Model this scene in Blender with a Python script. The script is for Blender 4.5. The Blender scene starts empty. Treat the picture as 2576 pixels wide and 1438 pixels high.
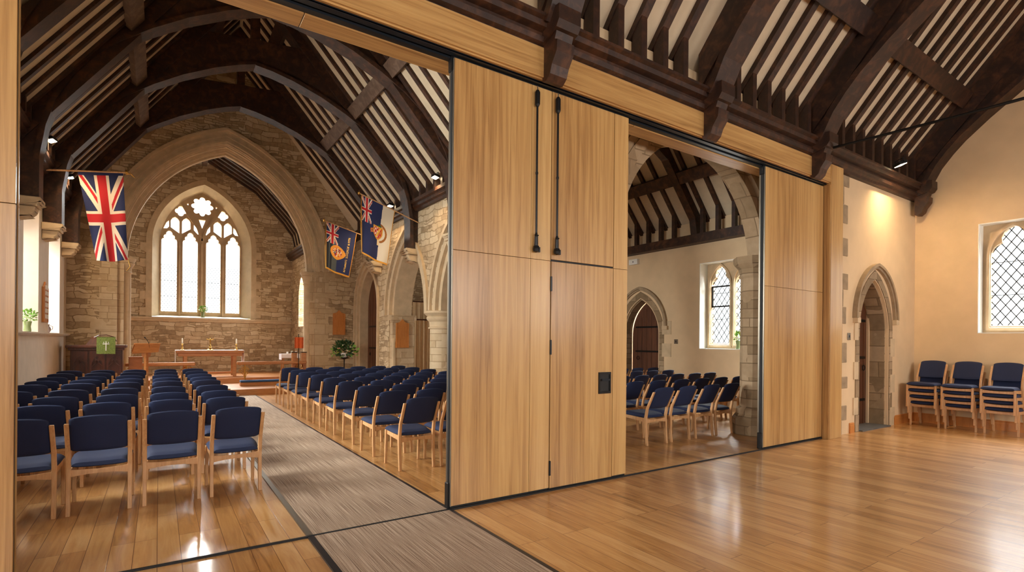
import bpy, bmesh, math, random
from mathutils import Vector, Matrix
from mathutils.geometry import tessellate_polygon
random.seed(7)
sc = bpy.context.scene
COL = sc.collection
# ---------------------------------------------------------------- camera
W, H, FPX = 2576, 1438, 1316.0
cam = bpy.data.cameras.new('camera'); cam.sensor_width = 36; cam.sensor_fit = 'HORIZONTAL'
cam.lens = 36 * FPX / W
cam.shift_y = (859 - 719) / W
cam.clip_start = .05; cam.clip_end = 200
co = bpy.data.objects.new('camera', cam); COL.objects.link(co)
YAW = math.radians(34.0104); ROLL = math.radians(.5)
co.matrix_world = (Matrix.Translation((0, 0, 1.52)) @ Matrix.Rotation(-YAW, 4, 'Z')
                   @ Matrix.Rotation(math.radians(90), 4, 'X') @ Matrix.Rotation(ROLL, 4, 'Z'))
sc.camera = co
# ---------------------------------------------------------------- world, exposure
wd = bpy.data.worlds.new('sky'); sc.world = wd; wd.use_nodes = True
wd.node_tree.nodes['Background'].inputs[0].default_value = (.96, .98, 1, 1)
wd.node_tree.nodes['Background'].inputs[1].default_value = 2.8
sc.view_settings.view_transform = 'Standard'; sc.view_settings.look = 'None'
sc.view_settings.exposure = 0.36; sc.view_settings.gamma = 1; sc.view_settings.use_curve_mapping = False
try:
    sc.cycles.max_bounces = 8; sc.cycles.diffuse_bounces = 5; sc.cycles.transparent_max_bounces = 12
    sc.cycles.sample_clamp_indirect = 6
except Exception: pass

def lin(c):
    c = [x / 255 for x in c]
    return tuple((x / 12.92 if x <= .04045 else ((x + .055) / 1.055) ** 2.4) for x in c) + (1,)

# daylight standing outside each window: (centre, width, height, outward normal, radiance)
def daylight(name, loc, w, h, inward, rad, col=(1, .98, .94)):
    l = bpy.data.lights.new(name, 'AREA'); l.shape = 'RECTANGLE'; l.size = w; l.size_y = h
    l.energy = rad * w * h * math.pi; l.color = col
    o = bpy.data.objects.new(name, l); COL.objects.link(o)
    o.location = loc; o.rotation_euler = Vector(inward).to_track_quat('-Z', 'Y').to_euler()
    o['kind'] = 'structure'
    return o
DL = 26.0
# sky seen from inside lies above the horizon: each panel of daylight stands high outside its window and slopes towards it
daylight('daylight_window_1', (1.24, 25.4, 8.8), 5.5, 5.0, (0, -1, -.95), DL * 4.4)
daylight('daylight_window_2', (13.7, 7.9, 5.0), 2.6, 2.4, (-1, 0, -.65), DL * 5.0)
daylight('daylight_window_3', (14.8, 2.6, 5.25), 2.8, 2.4, (-1, 0, -.65), DL * 3.0)
daylight('daylight_window_4', (-4.6, 13.1, 5.6), 2.2, 3.4, (1, 0, -.8), DL * 1.6)
daylight('daylight_window_5', (-4.6, 15.7, 5.6), 2.2, 3.4, (1, 0, -.8), DL * 1.6)
daylight('daylight_window_6', (-3.4, 9.2, 3.2), 2.2, 2.9, (1, 0, -.1), DL * 1.7)
daylight('daylight_window_11', (-3.4, 6.3, 3.2), 1.6, 2.9, (1, 0, -.1), DL * 1.7)
for i, x in enumerate((-1.6, 2.6, 6.8, 10.4)):
    daylight('daylight_window_%d' % (7 + i), (x, -5.2, 3.2), 2.0, 2.7, (0, 1, -.05), DL * .66)
daylight('daylight_window_12', (-5.9, 0, 3.8), 3.4, 4.0, (1, 0, -.05), DL * .5)
daylight('daylight_window_13', (12.3, 13.4, 2.8), 1.9, 2.6, (-1, 0, -.1), DL * .8)
daylight('daylight_window_14', (5.3, 19.6, 3.4), 1.2, 2.4, (-1, 0, -.05), DL * .8)

# ---------------------------------------------------------------- materials
def new_mat(name):
    m = bpy.data.materials.new(name); m.use_nodes = True
    return m, m.node_tree.nodes, m.node_tree.links, m.node_tree.nodes['Principled BSDF']
def ramp(n, stops):
    r = n.new('ShaderNodeValToRGB'); e = r.color_ramp.elements
    while len(e) < len(stops): e.new(.5)
    for k, (p, c) in enumerate(stops): e[k].position = p; e[k].color = c
    return r
def plain(name, c, rough=.6, metal=0, noise=.0, scale=30, bump=0, coat=0):
    m, n, l, b = new_mat(name)
    b.inputs['Base Color'].default_value = lin(c); b.inputs['Roughness'].default_value = rough
    b.inputs['Metallic'].default_value = metal
    if coat: b.inputs['Coat Weight'].default_value = coat
    if noise or bump:
        t = n.new('ShaderNodeTexCoord'); x = n.new('ShaderNodeTexNoise'); x.inputs['Scale'].default_value = scale
        x.inputs['Detail'].default_value = 4; l.new(t.outputs['Object'], x.inputs['Vector'])
        c0 = lin(c); d = [min(1, v * (1 - noise)) for v in c0[:3]] + [1]; u = [min(1, v * (1 + noise)) for v in c0[:3]] + [1]
        r = ramp(n, [(.3, d), (.7, u)]); l.new(x.outputs[0], r.inputs[0]); l.new(r.outputs[0], b.inputs['Base Color'])
        if bump:
            bp = n.new('ShaderNodeBump'); bp.inputs['Strength'].default_value = bump; bp.inputs['Distance'].default_value = .01
            l.new(x.outputs[0], bp.inputs['Height']); l.new(bp.outputs[0], b.inputs['Normal'])
    return m
def wood(name, stops, sc_xyz, rough=.45, coat=0, bump=.05, blotch=.25, veneer=None):
    """grain stretched along the axis with the smallest scale"""
    m, n, l, b = new_mat(name)
    t = n.new('ShaderNodeTexCoord'); mp = n.new('ShaderNodeMapping'); mp.inputs['Scale'].default_value = sc_xyz
    l.new(t.outputs['Object'], mp.inputs[0])
    x = n.new('ShaderNodeTexNoise'); x.inputs['Scale'].default_value = 1; x.inputs['Detail'].default_value = 6
    x.inputs['Roughness'].default_value = .62; x.inputs['Distortion'].default_value = .6
    l.new(mp.outputs[0], x.inputs['Vector'])
    mp2 = n.new('ShaderNodeMapping'); mp2.inputs['Scale'].default_value = [v * .12 for v in sc_xyz]
    l.new(t.outputs['Object'], mp2.inputs[0])
    y = n.new('ShaderNodeTexNoise'); y.inputs['Scale'].default_value = 1; y.inputs['Detail'].default_value = 2
    l.new(mp2.outputs[0], y.inputs['Vector'])
    mx = n.new('ShaderNodeMix'); mx.data_type = 'FLOAT'; mx.inputs[0].default_value = blotch
    l.new(x.outputs[0], mx.inputs[2]); l.new(y.outputs[0], mx.inputs[3])
    r = ramp(n, [(p, lin(c)) for p, c in stops]); l.new(mx.outputs[0], r.inputs[0])
    l.new(r.outputs[0], b.inputs['Base Color'])
    b.inputs['Roughness'].default_value = rough; b.inputs['Coat Weight'].default_value = coat; b.inputs['Coat Roughness'].default_value = .2
    if bump:
        bp = n.new('ShaderNodeBump'); bp.inputs['Strength'].default_value = bump; bp.inputs['Distance'].default_value = .004
        l.new(x.outputs[0], bp.inputs['Height']); l.new(bp.outputs[0], b.inputs['Normal'])
    return m
OAKS = [(.36, (140, 98, 52)), (.45, (172, 129, 76)), (.53, (189, 147, 90)), (.64, (202, 162, 104))]
M = {}
M['oak_v'] = wood('oak_veneer', OAKS, (26, 26, .8), .38, .25, .03, .5)
M['oak_h'] = wood('oak_beam', OAKS, (.8, 26, 26), .4, .2, .03, .5)
M['oak_chair'] = wood('oak_chair', [(.25, (164, 116, 72)), (.5, (198, 150, 102)), (.75, (214, 172, 126))], (40, 40, 4), .42, .15, .03)
M['oak_y'] = wood('oak_furniture', [(.25, (150, 92, 46)), (.5, (178, 116, 62)), (.75, (196, 136, 80))], (6, 30, 30), .4, .2, .03)
M['oak_board'] = wood('oak_board', [(.25, (166, 98, 40)), (.5, (192, 122, 58)), (.75, (206, 138, 72))], (20, 20, 3), .45, .1, .03)
M['timber'] = wood('dark_timber', [(.3, (26, 12, 5)), (.48, (48, 25, 12)), (.66, (84, 50, 28))], (7, 7, 7), .52, 0, .3)
M['timber_grey'] = wood('worn_timber', [(.25, (60, 42, 30)), (.5, (92, 70, 54)), (.8, (128, 106, 88))], (7, 7, 7), .6, 0, .3)
M['carved'] = wood('mahogany', [(.25, (44, 18, 10)), (.5, (74, 34, 18)), (.8, (98, 50, 28))], (12, 12, 3), .35, .4, .1)
M['door_wood'] = wood('old_door_oak', [(.25, (52, 26, 14)), (.5, (86, 48, 26)), (.8, (118, 70, 40))], (18, 18, 2), .5, .1, .2)
M['plaster'] = plain('cream_plaster', (216, 188, 150), .85, noise=.05, scale=3, bump=.05)
M['reveal'] = plain('white_reveal_paint', (238, 238, 232), .8, noise=.03, scale=4)
M['plaster_nave'] = plain('pale_plaster', (214, 200, 184), .85, noise=.05, scale=4, bump=.05)
M['plaster_roof'] = plain('roof_plaster', (200, 182, 154), .9, noise=.06, scale=6, bump=.2)
M['black'] = plain('black_metal', (18, 18, 20), .35, .3)
M['track'] = plain('track_steel', (48, 54, 62), .3, .7)
M['rubber'] = plain('black_seal', (14, 14, 15), .6)
M['alu'] = plain('satin_aluminium', (128, 120, 108), .35, .8)
M['navy'] = plain('navy_fabric', (19, 33, 68), .8, noise=.18, scale=420, bump=.25)
M['brass'] = plain('brass', (200, 156, 84), .28, 1)
M['white'] = plain('white_cloth', (236, 234, 238), .8, noise=.02, scale=20)
M['paper'] = plain('white_card', (232, 228, 220), .7)
M['wax'] = plain('candle_wax', (240, 232, 210), .5)
M['lead'] = plain('lead', (62, 64, 66), .6, .2)
M['iron'] = plain('iron', (26, 22, 20), .5, .6)
M['slate'] = plain('slate', (84, 82, 80), .6, noise=.2, scale=6, bump=.2)
M['cloth_tan'] = plain('tan_curtain', (196, 164, 124), .85, noise=.06, scale=8)
M['orange'] = plain('orange_cloth', (206, 92, 40), .8, noise=.1, scale=30)
M['leaf'] = plain('leaf_green', (44, 72, 34), .6, noise=.4, scale=18)
M['leaf_l'] = plain('leaf_light', (116, 160, 62), .6, noise=.3, scale=18)
M['petal'] = plain('white_petal', (240, 230, 222), .6)
M['petal_p'] = plain('pink_petal', (222, 160, 140), .6)
M['petal_y'] = plain('yellow_petal', (226, 200, 110), .6)
M['vase'] = plain('green_glass_vase', (120, 134, 90), .2, 0, coat=.6)
M['frontal'] = plain('green_brocade', (104, 116, 48), .8, noise=.35, scale=45)
M['kneel'] = plain('blue_kneeler', (52, 82, 120), .8, noise=.1, scale=60)
M['stucco'] = plain('small_pot', (110, 90, 84), .6)
def carpet_mat():
    m, n, l, b = new_mat('ribbed_carpet')
    t = n.new('ShaderNodeTexCoord')
    w = n.new('ShaderNodeMapping'); w.inputs['Scale'].default_value = (170, 1.6, 1); l.new(t.outputs['Object'], w.inputs[0])
    x = n.new('ShaderNodeTexNoise'); x.inputs['Scale'].default_value = 1; x.inputs['Detail'].default_value = 3
    l.new(w.outputs[0], x.inputs['Vector'])
    y = n.new('ShaderNodeTexNoise'); y.inputs['Scale'].default_value = 160; l.new(t.outputs['Object'], y.inputs['Vector'])
    a = n.new('ShaderNodeMix'); a.data_type = 'FLOAT'; a.inputs[0].default_value = .25
    l.new(x.outputs[0], a.inputs[2]); l.new(y.outputs[0], a.inputs[3])
    r = ramp(n, [(.38, lin((118, 94, 76))), (.5, lin((160, 136, 114))), (.62, lin((190, 168, 146)))])
    l.new(a.outputs[0], r.inputs[0]); l.new(r.outputs[0], b.inputs['Base Color'])
    b.inputs['Roughness'].default_value = .8
    bp = n.new('ShaderNodeBump'); bp.inputs['Strength'].default_value = .5; bp.inputs['Distance'].default_value = .006
    l.new(a.outputs[0], bp.inputs['Height']); l.new(bp.outputs[0], b.inputs['Normal'])
    return m
M['carpet'] = carpet_mat()
def floor_mat():
    m, n, l, b = new_mat('oak_floor')
    t = n.new('ShaderNodeTexCoord')
    rot = n.new('ShaderNodeMapping'); rot.inputs['Rotation'].default_value = (0, 0, math.radians(90)); l.new(t.outputs['Object'], rot.inputs[0])
    br = n.new('ShaderNodeTexBrick'); br.offset = .37; br.offset_frequency = 3
    br.inputs['Scale'].default_value = 1; br.inputs['Brick Width'].default_value = 1.6; br.inputs['Row Height'].default_value = .14
    br.inputs['Mortar Size'].default_value = .0022; br.inputs['Mortar Smooth'].default_value = .2
    br.inputs['Color1'].default_value = (0, 0, 0, 1); br.inputs['Color2'].default_value = (1, 1, 1, 1); br.inputs['Mortar'].default_value = (.5, .5, .5, 1)
    l.new(rot.outputs[0], br.inputs['Vector'])
    # grain, shifted per plank
    ad = n.new('ShaderNodeVectorMath'); ad.operation = 'MULTIPLY_ADD'
    l.new(br.outputs['Color'], ad.inputs[0]); ad.inputs[1].default_value = (7, 11, 5)
    mp = n.new('ShaderNodeMapping'); mp.inputs['Scale'].default_value = (16, 1.3, 1); l.new(t.outputs['Object'], mp.inputs[0])
    l.new(mp.outputs[0], ad.inputs[2])
    x = n.new('ShaderNodeTexNoise'); x.inputs['Scale'].default_value = 1; x.inputs['Detail'].default_value = 6
    x.inputs['Roughness'].default_value = .6; x.inputs['Distortion'].default_value = 1.2
    l.new(ad.outputs[0], x.inputs['Vector'])
    r = ramp(n, [(.24, lin((130, 86, 42))), (.4, lin((176, 124, 68))), (.56, lin((198, 148, 90))), (.76, lin((214, 170, 116)))])
    mx = n.new('ShaderNodeMix'); mx.data_type = 'FLOAT'; mx.inputs[0].default_value = .24
    l.new(x.outputs[0], mx.inputs[2])
    sx = n.new('ShaderNodeSeparateColor'); l.new(br.outputs['Color'], sx.inputs[0]); l.new(sx.outputs[0], mx.inputs[3])
    l.new(mx.outputs[0], r.inputs[0])
    dk = n.new('ShaderNodeMix'); dk.data_type = 'RGBA'; dk.inputs[7].default_value = lin((112, 66, 30))
    l.new(br.outputs['Fac'], dk.inputs[0]); l.new(r.outputs[0], dk.inputs[6]); l.new(dk.outputs[2], b.inputs['Base Color'])
    b.inputs['Coat Weight'].default_value = .55; b.inputs['Coat Roughness'].default_value = .13
    rr = n.new('ShaderNodeMapRange'); rr.inputs[3].default_value = .26; rr.inputs[4].default_value = .42
    l.new(x.outputs[0], rr.inputs[0]); l.new(rr.outputs[0], b.inputs['Roughness'])
    ns = n.new('ShaderNodeTexNoise'); ns.inputs['Scale'].default_value = 5; l.new(t.outputs['Object'], ns.inputs['Vector'])
    s1 = n.new('ShaderNodeMath'); s1.operation = 'MULTIPLY_ADD'; s1.inputs[1].default_value = -.6; l.new(br.outputs['Fac'], s1.inputs[0]); l.new(ns.outputs[0], s1.inputs[2])
    bp = n.new('ShaderNodeBump'); bp.inputs['Strength'].default_value = .16; bp.inputs['Distance'].default_value = .01
    l.new(s1.outputs[0], bp.inputs['Height']); l.new(bp.outputs[0], b.inputs['Normal']); l.new(bp.outputs[0], b.inputs['Coat Normal'])
    return m
M['floor'] = floor_mat()
def wall_coords(n, l):
    """(along-the-wall, height) from world position and normal, for masonry"""
    g = n.new('ShaderNodeNewGeometry'); sp = n.new('ShaderNodeSeparateXYZ'); sn = n.new('ShaderNodeSeparateXYZ')
    l.new(g.outputs['Position'], sp.inputs[0]); l.new(g.outputs['True Normal'], sn.inputs[0])
    ab = n.new('ShaderNodeMath'); ab.operation = 'ABSOLUTE'; l.new(sn.outputs[0], ab.inputs[0])
    gt = n.new('ShaderNodeMath'); gt.operation = 'GREATER_THAN'; gt.inputs[1].default_value = .6; l.new(ab.outputs[0], gt.inputs[0])
    mu = n.new('ShaderNodeMix'); mu.data_type = 'FLOAT'; l.new(gt.outputs[0], mu.inputs[0]); l.new(sp.outputs[0], mu.inputs[2]); l.new(sp.outputs[1], mu.inputs[3])
    cb = n.new('ShaderNodeCombineXYZ'); l.new(mu.outputs[0], cb.inputs[0]); l.new(sp.outputs[2], cb.inputs[1])
    return cb.outputs[0], g.outputs['Position']
def rubble(name, cols, mortar, bw=.46, rh=.15, wob=.12, bump=.6):
    m, n, l, b = new_mat(name)
    uv, pos = wall_coords(n, l)
    nz = n.new('ShaderNodeTexNoise'); nz.inputs['Scale'].default_value = 2.2; nz.inputs['Detail'].default_value = 3; l.new(uv, nz.inputs['Vector'])
    sub = n.new('ShaderNodeVectorMath'); sub.operation = 'SUBTRACT'; sub.inputs[1].default_value = (.5, .5, .5); l.new(nz.outputs['Color'], sub.inputs[0])
    dv = n.new('ShaderNodeVectorMath'); dv.operation = 'MULTIPLY_ADD'; dv.inputs[1].default_value = (wob * 2.6, wob * 1.9, 0)
    l.new(sub.outputs[0], dv.inputs[0]); l.new(uv, dv.inputs[2])
    def brick(w, h, off):
        br = n.new('ShaderNodeTexBrick'); br.offset = off; br.offset_frequency = 2; br.squash = .62; br.squash_frequency = 3
        br.inputs['Scale'].default_value = 1; br.inputs['Brick Width'].default_value = w; br.inputs['Row Height'].default_value = h
        br.inputs['Mortar Size'].default_value = .010; br.inputs['Mortar Smooth'].default_value = .6
        br.inputs['Color1'].default_value = (0, 0, 0, 1); br.inputs['Color2'].default_value = (1, 1, 1, 1)
        l.new(dv.outputs[0], br.inputs['Vector']); return br
    b1 = brick(bw, rh, .43); b2 = brick(bw * .62, rh * .5, .31)
    ms = n.new('ShaderNodeTexNoise'); ms.inputs['Scale'].default_value = 1.1; l.new(uv, ms.inputs['Vector'])
    mg = n.new('ShaderNodeMath'); mg.operation = 'GREATER_THAN'; mg.inputs[1].default_value = .54; l.new(ms.outputs[0], mg.inputs[0])
    def mixf(a, c, f, ty='FLOAT'):
        q = n.new('ShaderNodeMix'); q.data_type = ty; l.new(f, q.inputs[0]); ia, ib, oo = (2, 3, 0) if ty == 'FLOAT' else (6, 7, 2)
        l.new(a, q.inputs[ia]); l.new(c, q.inputs[ib]); return q.outputs[oo]
    idc = mixf(b1.outputs['Color'], b2.outputs['Color'], mg.outputs[0], 'RGBA'); fac = mixf(b1.outputs['Fac'], b2.outputs['Fac'], mg.outputs[0])
    s = n.new('ShaderNodeSeparateColor'); l.new(idc, s.inputs[0])
    gr = n.new('ShaderNodeTexNoise'); gr.inputs['Scale'].default_value = 9; gr.inputs['Detail'].default_value = 6; l.new(pos, gr.inputs['Vector'])
    q = n.new('ShaderNodeMix'); q.data_type = 'FLOAT'; q.inputs[0].default_value = .45; l.new(s.outputs[0], q.inputs[2]); l.new(gr.outputs[0], q.inputs[3])
    r = ramp(n, [(p, lin(c)) for p, c in cols]); l.new(q.outputs[0], r.inputs[0])
    mc = n.new('ShaderNodeMix'); mc.data_type = 'RGBA'; mc.inputs[7].default_value = lin(mortar)
    l.new(fac, mc.inputs[0]); l.new(r.outputs[0], mc.inputs[6]); l.new(mc.outputs[2], b.inputs['Base Color'])
    b.inputs['Roughness'].default_value = .9
    hh = n.new('ShaderNodeMath'); hh.operation = 'MULTIPLY_ADD'; hh.inputs[1].default_value = -1.0; l.new(fac, hh.inputs[0])
    g2 = n.new('ShaderNodeMath'); g2.operation = 'MULTIPLY'; g2.inputs[1].default_value = .8; l.new(gr.outputs[0], g2.inputs[0]); l.new(g2.outputs[0], hh.inputs[2])
    bp = n.new('ShaderNodeBump'); bp.inputs['Strength'].default_value = bump; bp.inputs['Distance'].default_value = .03
    l.new(hh.outputs[0], bp.inputs['Height']); l.new(bp.outputs[0], b.inputs['Normal'])
    return m
RC = [(.15, (140, 116, 88)), (.35, (170, 145, 112)), (.55, (192, 168, 134)), (.8, (210, 190, 158))]
M['rubble'] = rubble('rubble_stone', RC, (150, 126, 94))
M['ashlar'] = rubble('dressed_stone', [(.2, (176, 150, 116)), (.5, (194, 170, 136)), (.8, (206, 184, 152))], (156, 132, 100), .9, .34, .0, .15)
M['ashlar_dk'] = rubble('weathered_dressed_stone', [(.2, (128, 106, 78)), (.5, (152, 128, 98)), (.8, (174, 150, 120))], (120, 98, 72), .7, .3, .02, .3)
M['stone'] = plain('carved_stone', (198, 174, 140), .85, noise=.12, scale=5, bump=.15)
M['stone_pale'] = plain('pale_window_stone', (196, 182, 156), .85, noise=.08, scale=5, bump=.1)
M['stone_dk'] = plain('weathered_stone', (156, 134, 106), .9, noise=.2, scale=6, bump=.25)
def glass():
    m, n, l, b = new_mat('window_glass'); n.remove(b)
    tr = n.new('ShaderNodeBsdfTransparent'); tr.inputs[0].default_value = (.95, .97, .97, 1)
    gl = n.new('ShaderNodeBsdfGlossy'); gl.inputs['Roughness'].default_value = .1
    mx = n.new('ShaderNodeMixShader'); mx.inputs[0].default_value = .06
    l.new(tr.outputs[0], mx.inputs[1]); l.new(gl.outputs[0], mx.inputs[2]); l.new(mx.outputs[0], n['Material Output'].inputs[0])
    return m
M['glass'] = glass()
def emit(name, c, s):
    m, n, l, b = new_mat(name); b.inputs['Emission Color'].default_value = lin(c); b.inputs['Emission Strength'].default_value = s
    b.inputs['Base Color'].default_value = lin(c); return m
M['lamp'] = emit('lamp_face', (255, 226, 178), 30)
def vcol(name, rough=.8):
    m, n, l, b = new_mat(name); a = n.new('ShaderNodeVertexColor'); a.layer_name = 'dye'; l.new(a.outputs[0], b.inputs['Base Color'])
    b.inputs['Roughness'].default_value = rough; return m
M['flag'] = vcol('printed_flag_cloth')

# ---------------------------------------------------------------- helpers
def obj(name, bm, mat, parent=None, smooth=False, **kw):
    me = bpy.data.meshes.new(name)
    bmesh.ops.recalc_face_normals(bm, faces=bm.faces[:])
    bm.to_mesh(me); bm.free()
    if smooth:
        for p in me.polygons: p.use_smooth = True
        try: me.set_sharp_from_angle(angle=math.radians(40))
        except Exception: pass
    me.materials.append(M[mat] if isinstance(mat, str) else mat)
    o = bpy.data.objects.new(name, me); COL.objects.link(o)
    if parent: o.parent = parent
    for k, v in kw.items(): o[k] = v
    return o
def thing(name, label, cat, loc=(0, 0, 0), rz=0, group=None):
    o = bpy.data.objects.new(name, None); COL.objects.link(o); o.empty_display_size = .1
    o.location = loc; o.rotation_euler = (0, 0, rz); o['label'] = label; o['category'] = cat
    if group: o['group'] = group
    o['kind'] = 'thing'; return o
def tag(o, label, cat, group=None):
    o['label'] = label; o['category'] = cat
    if group: o['group'] = group
    o['kind'] = 'thing'; return o
def struct(o): o['kind'] = 'structure'; return o
def B(): return bmesh.new()
def box(bm, x0, x1, y0, y1, z0, z1):
    v = [bm.verts.new((x, y, z)) for x in (x0, x1) for y in (y0, y1) for z in (z0, z1)]
    for f in ((0, 1, 3, 2), (4, 6, 7, 5), (0, 4, 5, 1), (2, 3, 7, 6), (0, 2, 6, 4), (1, 5, 7, 3)): bm.faces.new([v[i] for i in f])
    return v
def bbox(x0, x1, y0, y1, z0, z1, bev=.005, seg=1):
    bm = B(); box(bm, x0, x1, y0, y1, z0, z1)
    bmesh.ops.bevel(bm, geom=bm.edges[:], offset=bev, segments=seg, affect='EDGES'); return bm
def hexa(bm, p):  # 8 points: bottom 4 then top 4
    v = [bm.verts.new(q) for q in p]
    for f in ((0, 1, 2, 3), (7, 6, 5, 4), (0, 4, 5, 1), (1, 5, 6, 2), (2, 6, 7, 3), (3, 7, 4, 0)): bm.faces.new([v[i] for i in f])
def frame(o, u, v, w): return (Vector(o), Vector(u), Vector(v), Vector(w))
def fp(fr, u, v, w=0): return fr[0] + fr[1] * u + fr[2] * v + fr[3] * w
def plate(bm, fr, outer, holes, w0, w1):
    """a slab with holes: 2D outlines in the frame's u,v, from depth w0 to w1"""
    loops = [outer] + list(holes)
    tris = tessellate_polygon([[Vector((a, b, 0)) for a, b in lp] for lp in loops])
    flat = [p for lp in loops for p in lp]
    f0 = [bm.verts.new(fp(fr, a, b, w0)) for a, b in flat]; f1 = [bm.verts.new(fp(fr, a, b, w1)) for a, b in flat]
    for t in tris:
        for vs in ([f0[i] for i in t], [f1[i] for i in reversed(t)]):
            try: bm.faces.new(vs)
            except ValueError: pass
    k = 0
    for lp in loops:
        n_ = len(lp)
        for i in range(n_):
            a, b_ = k + i, k + (i + 1) % n_
            try: bm.faces.new((f0[a], f0[b_], f1[b_], f1[a]))
            except ValueError: pass
        k += n_
def sweep(bm, fr, path, prof, closed=False):
    """sweep a closed profile [(normal offset, depth)] along a 2D path (offset to the path's left)"""
    P_ = [Vector(p) for p in path]; n_ = len(P_); rings = []
    for i in range(n_):
        a = P_[i - 1] if (i or closed) else None; c = P_[(i + 1) % n_] if (i < n_ - 1 or closed) else None
        d1 = (P_[i] - a).normalized() if a is not None else None; d2 = (c - P_[i]).normalized() if c is not None else None
        if d1 is None: d1 = d2
        if d2 is None: d2 = d1
        n1 = Vector((-d1.y, d1.x)); n2 = Vector((-d2.y, d2.x)); nn = n1 + n2
        if nn.length < 1e-6: nn = n1.copy()
        nn.normalize(); nn = nn / max(.35, nn.dot(n1))
        rings.append([bm.verts.new(fp(fr, P_[i].x + nn.x * a_, P_[i].y + nn.y * a_, w)) for a_, w in prof])
    m_ = len(prof)
    for i in range(n_ if closed else n_ - 1):
        r0, r1 = rings[i], rings[(i + 1) % n_]
        for j in range(m_): bm.faces.new((r0[j], r0[(j + 1) % m_], r1[(j + 1) % m_], r1[j]))
    if not closed:
        bm.faces.new(rings[0][::-1]); bm.faces.new(rings[-1])
def arch(cx, a, zs, za, z0=None, n=14):
    """pointed arch outline, left foot to right foot (through the apex); straight jambs down to z0"""
    h = za - zs; c = (h * h - a * a) / (2 * a); R = c + a; out = []
    th = math.atan2(h, c)   # apex angle as seen from the left arc's centre, which stands at cx+c
    left = [(cx + c - R * math.cos(th * t / n), zs + R * math.sin(th * t / n)) for t in range(n + 1)]
    right = [(2 * cx - x, z) for x, z in left[::-1][1:]]
    out = left + right
    if z0 is not None: out = [(cx - a, z0)] + out + [(cx + a, z0)]
    return out
def foil(cx, cz, r, k, rot=0, n=8):
    """foiled opening: k round lobes meeting in cusps"""
    rr = r * (.5 if k <= 4 else .3); d = r - rr; e = d * math.sin(math.pi / k)
    t_ = d * math.cos(math.pi / k) + math.sqrt(max(0, rr * rr - e * e)); sw = math.atan2(t_ * math.sin(math.pi / k), t_ * math.cos(math.pi / k) - d)
    pts = []
    for j in range(k):
        a = rot + 2 * math.pi * j / k
        for i in range(n):
            b_ = a - sw * .985 + 2 * sw * .985 * i / (n - 1)
            pts.append((cx + d * math.cos(a) + rr * math.cos(b_), cz + d * math.sin(a) + rr * math.sin(b_)))
    return pts
HEAD = [(1, 0), (1, .12), (.94, .24), (.82, .31), (.68, .33), (.74, .44), (.70, .56), (.58, .64), (.42, .66), (.42, .78), (.30, .91), (.14, .985), (0, 1)]
def cusped(cx, hw, z0, zs, za, n=5):
    """lancet light with a five-lobed cusped head"""
    r = [(cx + hw * a, zs + (za - zs) * b) for a, b in HEAD]; l_ = [(2 * cx - x, z) for x, z in r]
    return [(cx - hw, z0)] + l_ + r[::-1][1:] + [(cx + hw, z0)]
def tube(bm, pts, r, n=8, cap=True):
    """round bar through 3D points; r a number or a list"""
    P_ = [Vector(p) for p in pts]; rings = []; up = None
    for i, p in enumerate(P_):
        d = (P_[min(i + 1, len(P_) - 1)] - P_[max(i - 1, 0)]).normalized()
        if up is None: up = Vector((0, 0, 1)) if abs(d.z) < .9 else Vector((1, 0, 0))
        x = d.cross(up).normalized(); y = x.cross(d).normalized(); up = y
        rr = r[i] if isinstance(r, (list, tuple)) else r
        rings.append([bm.verts.new(p + (x * math.cos(2 * math.pi * k / n) + y * math.sin(2 * math.pi * k / n)) * rr) for k in range(n)])
    for a, b_ in zip(rings, rings[1:]):
        for k in range(n): bm.faces.new((a[k], a[(k + 1) % n], b_[(k + 1) % n], b_[k]))
    if cap: bm.faces.new(rings[0][::-1]); bm.faces.new(rings[-1])
def lathe(bm, prof, c=(0, 0, 0), n=20, a0=0, a1=2 * math.pi, sx=1):
    """turned shape: prof [(radius, z)]"""
    full = abs(a1 - a0 - 2 * math.pi) < 1e-6; m_ = n if full else n + 1; rings = []
    for r, z in prof:
        rings.append([bm.verts.new((c[0] + sx * r * math.cos(a0 + (a1 - a0) * k / n), c[1] + r * math.sin(a0 + (a1 - a0) * k / n), c[2] + z)) for k in range(m_)])
    for a, b_ in zip(rings, rings[1:]):
        for k in range(m_ if full else m_ - 1): bm.faces.new((a[k], a[(k + 1) % m_], b_[(k + 1) % m_], b_[k]))
    if prof[0][0] > 1e-4: bm.faces.new(rings[0][::-1])
    if prof[-1][0] > 1e-4: bm.faces.new(rings[-1])
    if not full: 
        bmesh.ops.holes_fill(bm, edges=bm.edges[:])
def pillow(bm, fn, nu=12, nv=10):
    """two-sided padded shape; fn(u,v,side*thickness 0..1)->point"""
    g = {}
    for s in (1, -1):
        for i in range(nu + 1):
            for j in range(nv + 1):
                u = -math.cos(math.pi * i / nu); v = -math.cos(math.pi * j / nv)
                f = math.sqrt(max(0, 1 - u ** 8)) * math.sqrt(max(0, 1 - v ** 8)); edge = i in (0, nu) or j in (0, nv)
                if s == -1 and edge: g[s, i, j] = g[1, i, j]
                else: g[s, i, j] = bm.verts.new(fn(u, v, s * f))
        for i in range(nu):
            for j in range(nv):
                q = [g[s, i, j], g[s, i + 1, j], g[s, i + 1, j + 1], g[s, i, j + 1]]
                bm.faces.new(q if s == 1 else q[::-1])
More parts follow.
